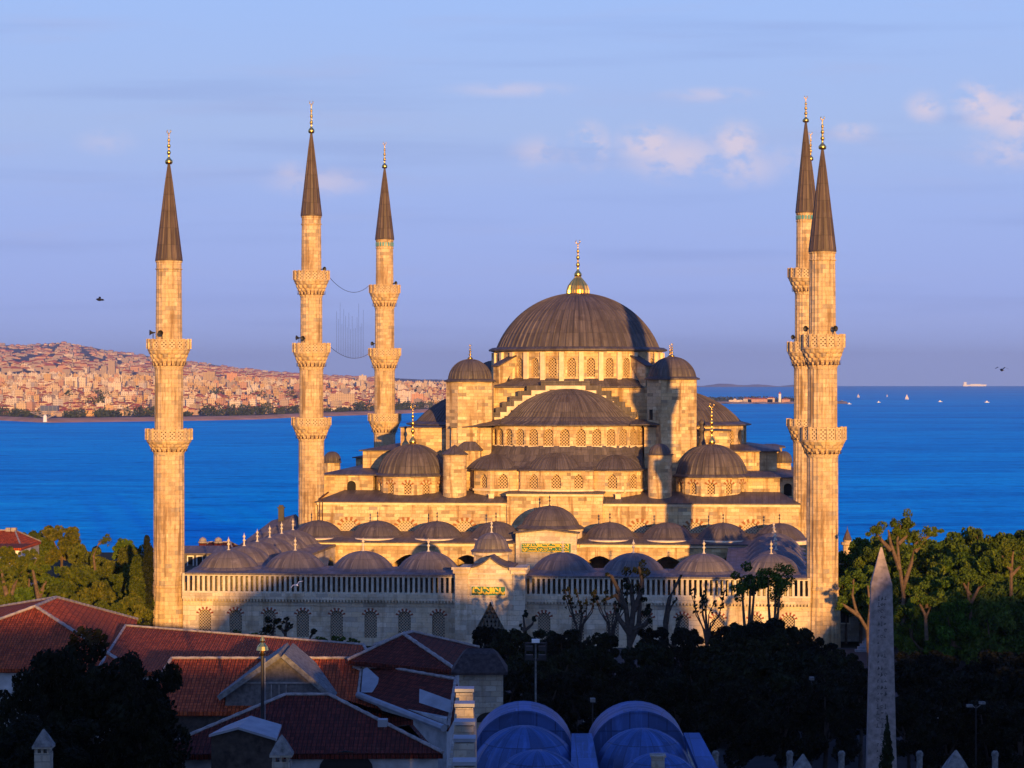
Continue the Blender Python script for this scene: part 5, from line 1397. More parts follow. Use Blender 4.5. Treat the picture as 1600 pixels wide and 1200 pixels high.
limb_tree(1410, 248, 960, [([(1410, 985), (1412, 930), (1405, 880), (1402, 845), (1408, 820)], 1), ([(1411, 920), (1424, 880), (1430, 850), (1445, 838)], 1), ([(1430, 862), (1448, 840), (1466, 828)], .5), ([(1406, 890), (1392, 850), (1388, 828)], 1),
            ([(1404, 850), (1416, 838), (1418, 824)], .9), ([(1392, 860), (1372, 838), (1366, 828)], .7)], 'pollarded tree with raised bare limbs behind the obelisk tip', 'leaf_green', 'bark', r0=.24, tuft=1.1, nl=420, seed=3)
limb_tree(1448, 232, 1000, [([(1448, 1000), (1446, 962), (1436, 940), (1430, 925)], .9), ([(1446, 965), (1458, 940), (1470, 932)], .9), ([(1448, 950), (1449, 935)], .8)], 'forked tree with pale limbs low in the grove right of the obelisk', 'leaf_green', 'bark', r0=.2, tuft=.95, nl=420, seed=4)
limb_tree(1578, 240, 960, [([(1580, 965), (1580, 900), (1582, 870), (1584, 858)], .9), ([(1580, 890), (1570, 880), (1566, 868)], .8), ([(1580, 900), (1594, 885), (1600, 870)], .8)], 'tree with sunlit upright limbs near the right picture edge', 'leaf_green', 'bark', r0=.2, tuft=.95, nl=420, seed=5)
limb_tree(1520, 236, 985, [([(1518, 990), (1516, 950), (1512, 925), (1514, 905)], .9), ([(1516, 945), (1530, 918), (1550, 908)], .8), ([(1516, 930), (1502, 905)], .7)], 'tree with warm lit trunk in the middle of the right grove', 'leaf_green', 'bark', r0=.2, tuft=.95, nl=420, seed=6)
limb_tree(1352, 215, 1030, [([(1358, 1040), (1356, 985), (1338, 955), (1332, 930), (1334, 905)], .9), ([(1342, 962), (1322, 948), (1312, 940)], .5), ([(1356, 990), (1360, 950), (1356, 915)], .8)], 'curved pale limbed tree left of the obelisk before the grey annex', 'leaf_green', 'bark', r0=.2, tuft=.95, nl=420, seed=7)
# shaded trees before the wall
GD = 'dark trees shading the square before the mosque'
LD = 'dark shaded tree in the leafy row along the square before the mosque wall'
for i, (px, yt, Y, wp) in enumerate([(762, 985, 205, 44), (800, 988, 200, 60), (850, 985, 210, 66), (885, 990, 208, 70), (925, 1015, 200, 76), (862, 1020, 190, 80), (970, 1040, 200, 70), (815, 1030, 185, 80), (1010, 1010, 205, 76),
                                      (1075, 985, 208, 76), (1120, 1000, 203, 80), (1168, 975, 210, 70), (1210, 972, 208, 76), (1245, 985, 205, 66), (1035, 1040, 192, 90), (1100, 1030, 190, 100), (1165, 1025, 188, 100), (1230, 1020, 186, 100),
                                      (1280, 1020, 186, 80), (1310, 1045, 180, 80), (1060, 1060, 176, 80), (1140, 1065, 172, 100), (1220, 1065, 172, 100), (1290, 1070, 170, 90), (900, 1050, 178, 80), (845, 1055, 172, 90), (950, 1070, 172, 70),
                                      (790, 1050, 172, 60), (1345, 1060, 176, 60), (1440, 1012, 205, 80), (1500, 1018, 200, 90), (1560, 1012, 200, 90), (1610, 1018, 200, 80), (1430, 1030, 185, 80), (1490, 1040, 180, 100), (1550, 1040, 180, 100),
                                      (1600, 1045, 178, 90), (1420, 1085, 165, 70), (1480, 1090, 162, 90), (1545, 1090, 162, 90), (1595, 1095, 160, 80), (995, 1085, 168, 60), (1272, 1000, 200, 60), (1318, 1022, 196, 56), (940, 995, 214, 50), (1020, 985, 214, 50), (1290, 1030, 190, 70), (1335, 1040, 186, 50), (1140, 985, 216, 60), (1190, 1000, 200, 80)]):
    tree('broad', 21+i % 4, px, yt-(8 if px < 1400 else 0), Y, wp*1.38, LD, GD, lm='leaf_dark' if i % 3 and yt < 1040 and px < 1400 else 'leaf_shade', bm='bark_dark', hpx=wp*1.45, n=9000, leaf=0.062)
# little shrubs at the foot of the left wall
for i, (px, yt, wp) in enumerate([(275, 985, 26), (300, 986, 30), (325, 984, 34), (348, 988, 28), (372, 984, 34), (398, 988, 26), (415, 990, 30), (500, 994, 30), (530, 992, 34), (470, 996, 24), (552, 996, 24)]):
    tree('broad', 31+i % 2, px, yt, 250, wp, 'low green shrub in the row at the foot of the left front wall', 'shrubs along the front wall', lm='leaf_green', name='shrub', hpx=wp*.9, n=2600, leaf=.11)
# pollards in front of the facade
limb_tree(985, 212, 1040, [([(984, 1050), (984, 1000), (978, 950), (968, 925), (955, 900), (948, 938-40)], .2), ([(984, 1000), (990, 950), (986, 920), (980, 902)], .9), ([(990, 955), (1000, 930), (1003, 905), (998, 885)], 1.0), ([(978, 950), (962, 930), (944, 938)], .25),
            ([(984, 1005), (998, 975), (1000, 945), (1001, 920)], .7), ([(986, 985), (1010, 975), (1018, 952)], .8), ([(984, 990), (966, 965), (960, 945)], .25)], 'leafless many limbed tree with dark tufts before the right front wall', r0=.30, tuft=.75, seed=8)
limb_tree(1044, 214, 1020, [([(1040, 1025), (1040, 970), (1046, 935), (1056, 915), (1064, 900)], .15), ([(1040, 975), (1044, 955), (1058, 935)], .12), ([(1052, 1015), (1056, 985), (1064, 965)], .4)], 'bare forked tree with two thick upright limbs before the right front wall', r0=.28, seed=9)
for j, (px, h0, h1, lab) in enumerate([(1168, 1010, 905, 'bushy topped pollard on a tall thin trunk, left of a pair before the right wall'), (1208, 1010, 905, 'bushy topped pollard on slim sunlit trunks, right of a pair before the right wall')]):
    L = [([(px+d0*.3, h0), (px+d0*.7, 965), (px+d1, 930), (px+d2, h1)], 1.25) for d0, d1, d2 in ((-8, -8, -7), (4, 4, 5), (10, 10, 12))]
    limb_tree(px, 216, h0, L, lab, 'leaf_green', 'bark', r0=.17, tuft=.85, nl=420, leafs=.13, seed=10+j)
limb_tree(447, 228, 1005, [([(446, 1008), (446, 985), (449, 965)], .5), ([(446, 990), (437, 980)], .35), ([(447, 985), (457, 978)], .35)], 'small knobbly pollard before the left front wall', tuft=.5, r0=.2, seed=12)
limb_tree(425, 228, 1005, [([(424, 1008), (427, 985), (429, 966)], .9), ([(425, 990), (416, 985)], .8)], 'leafy dark sapling before the left front wall', tuft=.65, r0=.15, seed=13)
limb_tree(488, 228, 1005, [([(480, 1008), (485, 995), (493, 984)], .5)], 'short leaning pollard stub before the left front wall', tuft=.4, r0=.18, seed=14)
limb_tree(820, 222, 1000, [([(822, 1010), (820, 985), (818, 965), (822, 958)], .35), ([(820, 988), (812, 976)], .3), ([(821, 985), (832, 975), (836, 966)], .4)], 'small bare pollard beside the portal on its right', tuft=.4, r0=.16, seed=15)
for px, sd, lab in ((905, 21, 'fine branched bare tree crossing the wall right of the portal'), (955, 22, 'fine branched bare tree left of the many limbed one before the wall'), (1105, 23, 'fine branched bare tree with few leaves before the lit part of the wall')):
    rr = random.Random(sd); L = []
    for m_ in range(9):
        a = rr.uniform(-1, 1); L.append(([(px, 1020), (px+a*6, 985-rr.uniform(0, 12)), (px+a*18+rr.uniform(-4, 4), 965-rr.uniform(0, 15)), (px+a*28+rr.uniform(-6, 6), 945-rr.uniform(0, 30))], .22))
    limb_tree(px, 216, 1020, L, lab, r0=.09, tuft=.8, nl=120, seed=sd, name='bare_tree')
# big dark tree in the left foreground
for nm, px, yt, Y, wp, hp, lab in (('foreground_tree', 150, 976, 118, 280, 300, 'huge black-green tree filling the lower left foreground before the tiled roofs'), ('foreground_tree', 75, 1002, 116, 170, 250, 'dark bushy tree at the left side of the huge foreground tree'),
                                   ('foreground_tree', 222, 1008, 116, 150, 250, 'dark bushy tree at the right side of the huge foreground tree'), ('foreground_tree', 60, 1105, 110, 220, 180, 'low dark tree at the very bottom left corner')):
    tree('broad', 41, px, yt, Y, wp, lab, lm='leaf_shade', bm='bark_dark', name=nm, hpx=hp, n=22000, leaf=.04)
tree('conifer', 51, 1386, 1118, 118, 46, 'small dark spruce standing before the obelisk foot', lm='leaf_dark', bm='bark_dark', name='spruce', hpx=120, n=6000, leaf=.06)

# ================================================================ OBELISK
ob = thing('obelisk', 'tall tapering granite obelisk with carved signs at the right of the square', 'obelisk', at(1377, 1250, 150), radians(-6))
ob.location.z = 0.0; kO = 150/F
zt_ = H-(855-E)*kO; zb_ = H-(912-E)*kO
mb = MB(); r0, r1 = 1.0, 0.66
mb.grid([[(sx*r, sy*r, z) for sx, sy in ((-1, -1), (1, -1), (1, 1), (-1, 1))] for r, z in ((r0, 1.2), (r1, zb_), (0.05, zt_))], close=True)
mb.build('shaft', M['granite'], ob)
mb = MB(); mb.box(-1.5, 1.5, -1.5, 1.5, -0.1, 1.2); mb.box(-2.2, 2.2, -2.2, 2.2, -0.3, 0.3); mb.build('pedestal', M['marble'], ob)
mb = MB(); rr = random.Random(4); z = 2.0                 # columns of carved signs
while z < zb_-0.5:
    f_ = (z-1.2)/(zb_-1.2); r = r0+(r1-r0)*f_
    for cx in (-0.28, 0.0, 0.28):
        if rr.random() < 0.86:
            w_ = rr.uniform(.05, .13)*r; h_ = rr.uniform(.05, .17); y = -r-0.004; x = cx*r+rr.uniform(-.03, .03)
            kd = rr.random()
            if kd < .4: mb.box(x-w_, x+w_, y, y+.03, z-h_, z-h_+.05); mb.box(x-.02, x+.02, y, y+.03, z-h_+.051, z+h_)
            elif kd < .7: mb.slab([(x-w_, y, z-h_), (x+w_, y, z-h_*.3), (x, y, z+h_)], (0, .03, 0))
            else: mb.tube([(x+w_*cos(a), y, z+h_*.6*sin(a)) for a in [radians(d) for d in range(0, 301, 50)]], .018, 4)
    z += 0.40
mb.build('carved_signs', plain('carved_shadowed_granite', (0.09, 0.075, 0.07), 0.9), ob)

# ================================================================ SIDE BUILDINGS AROUND THE MOSQUE
def hip_roof(o, eave, ridge, th=0.3, mat='tile', cap='mortar', fascia=True):
    """eave = 4 corners (front left, front right, back right, back left), ridge = 2 ends (left/front, right/back); all world points relative to o"""
    L = Vector(o.location); e = [Vector(p)-L for p in eave]; r = [Vector(p)-L for p in ridge]
    mb = MB()
    F_ = [[e[0], e[1], r[1], r[0]], [e[1], e[2], r[1]], [e[2], e[3], r[0], r[1]], [e[3], e[0], r[0]]]
    for f_ in F_: mb.face(f_)
    low = [p-Vector((0, 0, th)) for p in e]
    for i in range(4): mb.face([e[i], low[i], low[(i+1) % 4], e[(i+1) % 4]])
    mb.face(low)
    rf = mb.build('roof', M[mat], o)
    if cap:
        mb = MB()
        for a, b in ((r[0], r[1]), (e[0], r[0]), (e[1], r[1]), (e[2], r[1]), (e[3], r[0])): 
            if (a-b).length > .2:
                n_ = max(2, int((a-b).length/0.45)); P = [a.lerp(b, i/n_)+Vector((0, 0, .02)) for i in range(n_+1)]
                mb.tube(P, [0.13 if i % 2 else 0.10 for i in range(n_+1)], 6)
        mb.build('ridge_caps', M[cap], rf)
    return rf
def walls_under(o, pts, z0, z1, mat='plaster', inset=0.35):
    L = Vector(o.location); c = sum((Vector((p[0], p[1], 0)) for p in pts), Vector())/len(pts)
    q = []
    for p in pts:
        d = Vector((p[0], p[1], 0))-c; q.append(c+d*(1-inset/d.length)-Vector((L.x, L.y, 0)))
    mb = MB(); mb.prism([(p.x, p.y) for p in q], z0-L.z, z1-L.z); return mb.build('walls', M[mat], o)
def atz(px, py, z): Y = (H-z)*F/(py-E); return ((px-800)*Y/F, Y, z)
# house at the far left edge
o = thing('red_roofed_house', 'red hipped roof house with chimneys among trees at the far left edge', 'house', (-66, 300, 0))
k = 300/F; zr = H-(834-E)*k; ze = H-(853-E)*k
X = lambda px: (px-800)*k
ev = [(X(-40), 296, ze), (X(44), 296, ze), (X(44), 308, ze+.0), (X(-40), 308, ze)]
hip_roof(o, ev, [(X(-14), 302, zr+.3), (X(18), 302, zr+.3)]); walls_under(o, ev, 0, ze-.3)
mb = MB()
for px in (8, 17): mb.box(X(px)-.3+66, X(px)+.3+66, 1.6, 2.4, ze+.5, H-(826-E)*k)
mb.build('chimney', M['mortar'], o)
o = thing('garden_house', 'low white windowed house below the red hipped roof at the far left edge', 'house', (-58, 278, 0))
k = 278/F; mb = MB(); z1 = H-(860-E)*k; x1 = X(30)+58
mb.box(x1-9, x1, 0, 7, 0, z1); mb.build('walls', M['white'], o); mb = MB(); mb.box(x1-9.3, x1+.3, -.4, 7.3, z1+.002, z1+.3); mb.build('flat_roof', M['tile'], o)
for i in range(5): mb = MB(); mb.box(x1-8.4+i*1.75, x1-7.5+i*1.75, -.05, .3, z1-1.5, z1-.3); mb.build('window', M['dark'], o)
# imperial pavilion with pale hipped roof
k = 322/F; X = lambda px: (px-800)*k; Z = lambda py: H-(py-E)*k
o = thing('lead_roofed_pavilion', 'pavilion with big pale lead hipped roof and single chimney left of the mosque hall', 'pavilion', (-32, 322, 0))
ev = [(X(360), 316, Z(863)), (X(478), 316, Z(858)), (X(486), 336, Z(858)), (X(378), 336, Z(863))]
hip_roof(o, ev, [(X(420), 326, Z(816)), (X(458), 326, Z(806))], mat='lead_pale', cap=None); walls_under(o, ev, 0, Z(865), 'stone')
mb = MB(); cx = X(436)+32; mb.box(cx-.38, cx+.38, 2.6, 3.4, Z(818), Z(796)); mb.box(cx-.5, cx+.5, 2.5, 3.5, Z(796)+.002, Z(794)); mb.box(cx-.3, cx+.3, 2.7, 3.3, Z(794)+.002, Z(791)); mb.build('chimney', M['iron'], o)  # chimney in dark iron so its colour carries the shade
# low service buildings with domed chimneys
k = 300/F; X = lambda px: (px-800)*k; Z = lambda py: H-(py-E)*k
o = thing('kitchen_house', 'low wooden fronted house with dark windows between left minaret and courtyard domes', 'house', (-38, 300, 0))
x0, x1 = X(284)+38, X(348)+38
mb = MB(); mb.box(x0, x1, 0, 6, 0, Z(866)); mb.build('walls', M['wood'], o)
for i in range(4):
    cx = x0+0.8+i*(x1-x0-1.2)/3.4; mb = MB(); mb.box(cx, cx+.6, -.06, .1, Z(882), Z(870)); f_ = mb.build('window', M['dark'], o); mb = MB(); mb.box(cx-.12, cx, -.09, .1, Z(884), Z(868)); mb.box(cx+.6, cx+.72, -.09, .1, Z(884), Z(868)); mb.box(cx, cx+.6, -.09, .1, Z(869.8), Z(868)); mb.build('frame', M['white'], f_)
mb = MB(); mb.slab([(x0-.4, -.8, Z(866)+.02), (x1+.4, -.8, Z(866)+.02), (x1+.4, 3, Z(857)), (x0-.4, 3, Z(857))], (0, 0, .15)); mb.slab([(x0-.4, 3, Z(857)), (x1+.4, 3, Z(857)), (x1+.4, 6.6, Z(866)), (x0-.4, 6.6, Z(866))], (0, 0, .15)); mb.build('roof', M['lead_pale'], o)
k = 312/F; X = lambda px: (px-800)*k; Z = lambda py: H-(py-E)*k
o = thing('brick_house', 'brown roofed house with two dome-capped chimneys behind the wooden fronted house', 'house', (-38, 312, 0))
ev = [(X(308), 308, Z(862)), (X(372), 308, Z(862)), (X(372), 318, Z(862)), (X(308), 318, Z(862))]
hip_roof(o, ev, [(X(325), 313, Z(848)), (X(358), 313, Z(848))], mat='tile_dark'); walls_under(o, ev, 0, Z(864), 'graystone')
for px in (320, 344):
    cx = X(px)+38; mb = MB(); mb.box(cx-.45, cx+.45, -2.5, -1.6, Z(862), Z(847)); ch = mb.build('chimney', M['tile_dark'], o)
    mb = MB(); mb.lathe((cx, -2.05, 0), [(.52, Z(847)), (.62, Z(846.5)), (.62, Z(844.5)), (.45, Z(844)), (.5, Z(842)), (.36, Z(839.5)), (.05, Z(837.5))], n=12); mb.build('chimney_cap', M['mortar'], ch)
# annex right of the right minaret with steps
k = 260/F; X = lambda px: (px-800)*k; Z = lambda py: H-(py-E)*k
o = thing('grey_annex', 'shaded grey stone annex with one framed window right of the rightmost minaret', 'building', (X(1330), 260, 0)); ox = X(1330)
mb = MB(); mb.box(X(1296)-ox, X(1420)-ox, 2, 12, 0, Z(946)); mb.build('walls', M['graystone'], o); mb = MB(); mb.box(X(1296)-ox-.1, X(1420)-ox+.2, 1.8, 12.2, Z(946)+.002, Z(943)); mb.build('coping', M['band'], o)
mb = MB(); cx = X(1324)-ox; mb.box(cx-.45, cx+.45, 1.93, 2.2, Z(976), Z(957)); f_ = mb.build('window', M['dark'], o); mb = MB(); mb.box(cx-.6, cx-.46, 1.9, 2.1, Z(978), Z(955)); mb.box(cx+.46, cx+.6, 1.9, 2.1, Z(978), Z(955)); mb.box(cx-.46, cx+.46, 1.9, 2.1, Z(978), Z(976)-.01); mb.box(cx-.46, cx+.46, 1.9, 2.1, Z(957)+.01, Z(955)); mb.build('frame', M['marble'], f_)
o = thing('stone_steps', 'flight of pale stone steps beside the obelisk at the foot of the annex', 'steps', (X(1340), 254, 0)); mb = MB()
for i in range(7): mb.box(-1.4+i*.34, 1.8, -2+i*.5, -1.5+i*.5, -.1, .25+i*.24)
mb.build('treads', M['zinc'], o)
o = thing('far_small_minaret', 'small distant minaret tip poking above the trees right of the rightmost minaret', 'minaret', at(1324, 900, 420))
k = 420/F; mb = MB(); mb.lathe((0, 0, 0), [(.8, -8), (.8, 48*k), (1.15, 49*k), (1.15, 53*k), (.7, 53.2*k), (.7, 56*k), (.85, 56.2*k)], n=12); mb.build('shaft', M['stone_minaret'], o); mb = MB(); mb.lathe((0, 0, 0), [(.85, 56.2*k), (.05, 74*k), (.04, 78*k)], n=12); mb.build('spire', M['lead_spire'], o)
# low white wall seen through the trunks
o = thing('low_wall', 'low pale wall glimpsed through the dark tree trunks at the edge of the square', 'wall', (0, 0, 0)); mb = MB(); mb.box(6, 38, 199, 199.4, 0.005, 0.9); mb.box(5.9, 38.1, 198.9, 199.5, 0.901, 1.0); mb.build('wall_body', M['plaster'], o)
# ================================================================ RED ROOFS IN THE FOREGROUND
SL = 0.36
def eaveY(Yr, pr, pe): return Yr*(SL+(pr-E)/F)/(SL+(pe-E)/F)
# A: hipped roof at the left
o = thing('tiled_house', 'house with big red hipped roof and pale ridges, left edge behind the huge dark tree', 'house', (-36, 175, 0))
FLc, FRc = at(-213, 1045, 170.2), at(205, 1045, 170.2); zE = FLc[2]
BR = atz(214, 968, zE); BL = (FLc[0]-4, BR[1]+1, zE)
C0, A0 = at(55, 948, 180.0), at(88, 934, 187.0)
hip_roof(o, [FLc, FRc, BR, BL], [C0, C0])if False else None
L = Vector(o.location); mb = MB(); P = [Vector(p)-L for p in (FLc, FRc, BR, BL, C0, A0)]
for f_ in ([P[0], P[1], P[4]], [P[1], P[2], P[5], P[4]], [P[2], P[3], P[5]], [P[3], P[0], P[4], P[5]]): mb.face(f_)
for i in range(4): mb.face([P[i], P[i]-Vector((0, 0, .3)), P[(i+1) % 4]-Vector((0, 0, .3)), P[(i+1) % 4]])
rf = mb.build('roof', M['tile'], o)
def caps(lines, parent, L, r=0.17, mat='mortar'):
    mb = MB()
    for a, b in lines:
        a, b = Vector(a)-L, Vector(b)-L; n_ = max(2, int((a-b).length/0.45)); mb.tube([a.lerp(b, i/n_)+Vector((0, 0, .03)) for i in range(n_+1)], [r*.7 if i % 2 else r*.55 for i in range(n_+1)], 6)
    return mb.build('ridge_caps', M[mat], parent)
caps([(FLc, C0), (FRc, C0), (C0, A0), (A0, BR), (A0, BL)], rf, L, .22)
walls_under(o, [FLc, FRc, BR, BL], 0, zE-.25)
# gable helper: ridge and two eaves as straight lines
def gable_house(name, label, ridge, eave, back=None, mat='tile_dark', cat='house', wall='plaster', hipL=None, hipR=None):
    o = thing(name, label, cat, (ridge[0][0], ridge[0][1], 0)); L = Vector(o.location)
    r0, r1 = [Vector(p)-L for p in ridge]; e0, e1 = [Vector(p)-L for p in eave]
    if back is None:
        b0 = Vector((2*r0.x-e0.x, 2*r0.y-e0.y, e0.z)); b1 = Vector((2*r1.x-e1.x, 2*r1.y-e1.y, e1.z))
    else: b0, b1 = [Vector(p)-L for p in back]
    mb = MB()
    for f_ in ([e0, e1, r1, r0], [b1, b0, r0, r1], [e1, b1, r1], [b0, e0, r0]): mb.face(f_)
    dn = Vector((0, 0, .28)); q = [e0, e1, b1, b0]
    for i in range(4): mb.face([q[i], q[i]-dn, q[(i+1) % 4]-dn, q[(i+1) % 4]])
    mb.face([p-dn for p in q])
    rf = mb.build('roof', M[mat], o)
    W_ = lambda p: p+L
    caps([(W_(r0), W_(r1)), (W_(e0), W_(r0)), (W_(e1), W_(r1))], rf, L)
    walls_under(o, [W_(p) for p in q], 0, e0.z-.25, wall)
    return o, rf, L
# R2: long low roof behind
y2 = 172; gable_house('tiled_house', 'long low house, a thin red roof strip with white ridge below the mosque wall', (at(196, 978, 182), at(568, 1008, 169)), (at(150, 1050, 168), at(590, 1050, 160)), mat='tile')
# R3
Y3 = 150; e3 = eaveY(Y3, 1029, 1112)
o3, rf3, L3 = gable_house('tiled_house', 'house with wide weathered red roof amid the roofs, glowing at its right end', (at(268, 1029, Y3), at(586, 1029, Y3)), (at(215, 1112, e3), at(628, 1112, e3)), mat='tile', wall='bark_dark')
# dormer gable with pale thick roof edges
od = thing('gabled_dormer', 'grey planked gable with thick pale sloping roof edge rising from the red roofs', 'dormer', at(440, 1090, 144)); L = Vector(od.location)
ap, lf, rt = Vector(at(440, 1026, 144))-L, Vector(at(352, 1088, 144))-L, Vector(at(512, 1088, 144))-L
mb = MB(); mb.slab([ap, lf, Vector((lf.x, lf.y, -2)), Vector((rt.x, rt.y, -2)), rt], (0, 5, 0)); mb.build('planked_wall', M['wood'], od)
for nm, a, b in (('roof_slab', ap, rt), ('roof_slab', ap, lf)):
    d = (b-a).normalized(); up_ = Vector((-d.z, 0, d.x)); up_ = up_ if up_.z > 0 else -up_
    a2, b2 = a-d*0.0, b+d*0.35
    mb = MB(); mb.slab([a2+Vector((0, -.5, .0)), b2+Vector((0, -.5, 0)), b2+Vector((0, 5.5, 0)), a2+Vector((0, 5.5, 0))], tuple(up_*0.30)); mb.build(nm, M['dullstone'], od)
mb = MB()
for px in (412, 424, 436, 447): p = Vector(at(px, 1060, 143.95))-L; mb.box(p.x-.03, p.x+.03, p.y-.06, p.y, -1.2, .8)
mb.box(lf.x+.9, rt.x-.9, -.08, -.001, 0.85, .95); mb.build('plank_battens', M['mortar'], od)
# R5
e5 = eaveY(150, 992, 1040)
zE5 = at(0, 1040, e5)[2]
r5a, r5b = at(630, 991, 150), at(645, 988, 153)
e5l, e5r = atz(543, 1032, zE5), atz(714, 1048, zE5); b5r = atz(748, 1012, zE5); b5l = atz(584, 1009, zE5)
o = thing('tiled_house', 'dark red hipped house with blue-grey ridges just left of the portal foot', 'house', (r5a[0], r5a[1], 0)); L = Vector(o.location)
P = [Vector(p)-L for p in (e5l, e5r, b5r, b5l, r5a, r5b)]; mb = MB()
for f_ in ([P[0], P[1], P[4]], [P[1], P[2], P[5], P[4]], [P[2], P[3], P[5]], [P[3], P[0], P[4], P[5]]): mb.face(f_)
for i in range(4): mb.face([P[i], P[i]-Vector((0, 0, .3)), P[(i+1) % 4]-Vector((0, 0, .3)), P[(i+1) % 4]])
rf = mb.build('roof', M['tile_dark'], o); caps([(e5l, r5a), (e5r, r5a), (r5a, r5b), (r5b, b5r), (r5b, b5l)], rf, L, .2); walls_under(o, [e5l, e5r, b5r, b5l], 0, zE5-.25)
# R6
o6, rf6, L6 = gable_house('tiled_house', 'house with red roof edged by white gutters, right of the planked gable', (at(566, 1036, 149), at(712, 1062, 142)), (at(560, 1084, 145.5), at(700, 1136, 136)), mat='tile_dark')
mb = MB(); a, b = Vector(at(560, 1086, 144.8))-L6, Vector(at(694, 1138, 135.6))-L6; mb.tube([a, b], .22, 8); mb.tube([a+Vector((0, .2, -.75)), a.lerp(b, .55)+Vector((0, .2, -.75))], .2, 8); mb.build('white_gutter', M['zinc'], o6)
mb = MB(); p = [Vector(at(567, 1046, 147.5))-L6, Vector(at(564, 1082, 145.2))-L6, Vector(at(606, 1082, 144.5))-L6]; mb.slab(p, (.25, .2, .12)); mb.build('white_parapet', M['zinc'], o6)
mb = MB(); p = [Vector(at(655, 1086, 139))-L6, Vector(at(655, 1098, 138.4))-L6, Vector(at(704, 1114, 136.6))-L6, Vector(at(704, 1104, 137))-L6]; mb.slab(p, (0, .5, .3)); mb.build('skylight_curb', M['zinc'], o6)
# R7 front hip roof
Y7 = 128; e7 = eaveY(Y7, 1086, 1179); z7 = at(0, 1179, e7)[2]
e7l, e7r = at(226, 1179, e7), at(692, 1177, e7); r7a, r7b = at(446, 1086, Y7), at(514, 1086, Y7)
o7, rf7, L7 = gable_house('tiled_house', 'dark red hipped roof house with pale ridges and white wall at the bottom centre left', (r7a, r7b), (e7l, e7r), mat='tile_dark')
mb = MB(); a = Vector(at(540, 1196, e7-.1))-L7; mb.slab([(a.x+1.4*cos(q), -0+a.y+.2, a.z-.3+1.0*sin(q)) for q in [pi*i/10 for i in range(11)]], (0, .3, 0)); mb.build('arched_opening', M['dark'], o7)
p = Vector(at(598, 1131, 124.8))-L7; mb = MB(); mb.box(p.x-.25, p.x+.25, p.y-.3, p.y+.3, p.z-.5, p.z+.25); mb.build('vent', M['zinc'], o7)
# R8 small pale sheet roof in front, dark gable below
o8 = thing('zinc_roof_shed', 'small shed with pale bluish sheet metal roof below the dark pole', 'shed', at(395, 1150, 119)); L = Vector(o8.location); L.z = 0; o8.location.z = 0
a0, a1, a2 = Vector(at(326, 1152, 118))-L, Vector(at(372, 1140, 118))-L, Vector(at(432, 1158, 118))-L
b0, b1, b2 = Vector(at(352, 1138, 121))-L, Vector(at(392, 1122, 121))-L, Vector(at(440, 1136, 121))-L
mb = MB(); mb.slab([a0, a1, b1, b0], (0, 0, .12)); mb.slab([a1, a2, b2, b1], (0, 0, .12)); mb.build('sheet_roof', M['zinc'], o8)
mb = MB(); mb.slab([a0+Vector((.1, .2, -.02)), a1+Vector((0, .2, -.02)), a2+Vector((-.1, .2, -.02)), Vector((a2.x-.1, a2.y+.2, 0)), Vector((a0.x+.1, a0.y+.2, 0))], (0, 2.0, 0)); mb.build('dark_gable', M['bark_dark'], o8)
# chimney turrets
def turret(px, py, Y, wpx, label):
    k = Y/F; o = thing('chimney_turret', label, 'chimney', ((px-800)*k, Y, 0)); z0 = H-(py-E)*k; r = wpx*k/2
    mb = MB(); mb.box(-r*.82, r*.82, -r*.82, r*.82, 0, z0-2.4*r); mb.box(-r*1.02, r*1.02, -r*1.02, r*1.02, z0-1.95*r, z0-1.75*r)
    for sx in (-.6, 0, .6): mb.box(sx*r-.12*r, sx*r+.12*r, -r*.8, r*.8, z0-2.399*r, z0-1.951*r)
    mb.box(-r*.8, -r*.7, -r*.8, r*.8, z0-2.399*r, z0-1.951*r); mb.build('stack', M['graystone'], o)
    mb = MB(); q = [(-r*1.05, -r*1.05), (r*1.05, -r*1.05), (r*1.05, r*1.05), (-r*1.05, r*1.05)]
    mb.grid([[(x, y, z0-1.749*r) for x, y in q], [(x*.5, y*.5, z0-.75*r) for x, y in q], [(x*.05, y*.05, z0) for x, y in q]], close=True); mb.build('pyramid_cap', M['dullstone'], o)
turret(68, 1139, 100, 30, 'stone chimney turret with pyramid cap at the bottom left corner')
turret(440, 1148, 104, 34, 'stone chimney turret with pyramid cap before the dark front roof')
turret(1255, 1178, 112, 32, 'squat stone chimney turret at the bottom right of centre')
turret(1494, 1172, 112, 44, 'rounded stone cap at the bottom near the right corner')
# masonry tower with tiled hat
k = 130/F; X = lambda px: (px-800)*k; Z = lambda py: H-(py-E)*k
o = thing('masonry_turret', 'pale stone turret with dark overhanging tiled cap beside the merloned wall', 'turret', (X(750), 130, 0)); ox = X(750)
mb = MB(); mb.box(X(718)-ox, X(786)-ox, -.9, 1.2, 0, Z(1048)); mb.build('stone_walls', M['graystone'], o)
mb = MB(); mb.slab([(X(765)-ox+.75*cos(q), -.93, Z(1125)+.55*sin(q)) for q in [pi*i/10 for i in range(11)]], (0, .1, 0)); mb.build('arch_recess', M['dark'], o)
mb = MB(); q = [(X(706)-ox, -1.4), (X(793)-ox, -1.4), (X(793)-ox, 1.7), (X(706)-ox, 1.7)]
mb.grid([[(x, y, Z(1050)) for x, y in q], [(x, y, Z(1046)) for x, y in q], [(x*.62, y*.4, Z(1020)) for x, y in q], [(x*.45, y*.05, Z(1013)) for x, y in q]], close=True); mb.face([(x, y, Z(1050)) for x, y in q]); mb.build('tiled_cap', M['tile_shade'], o)
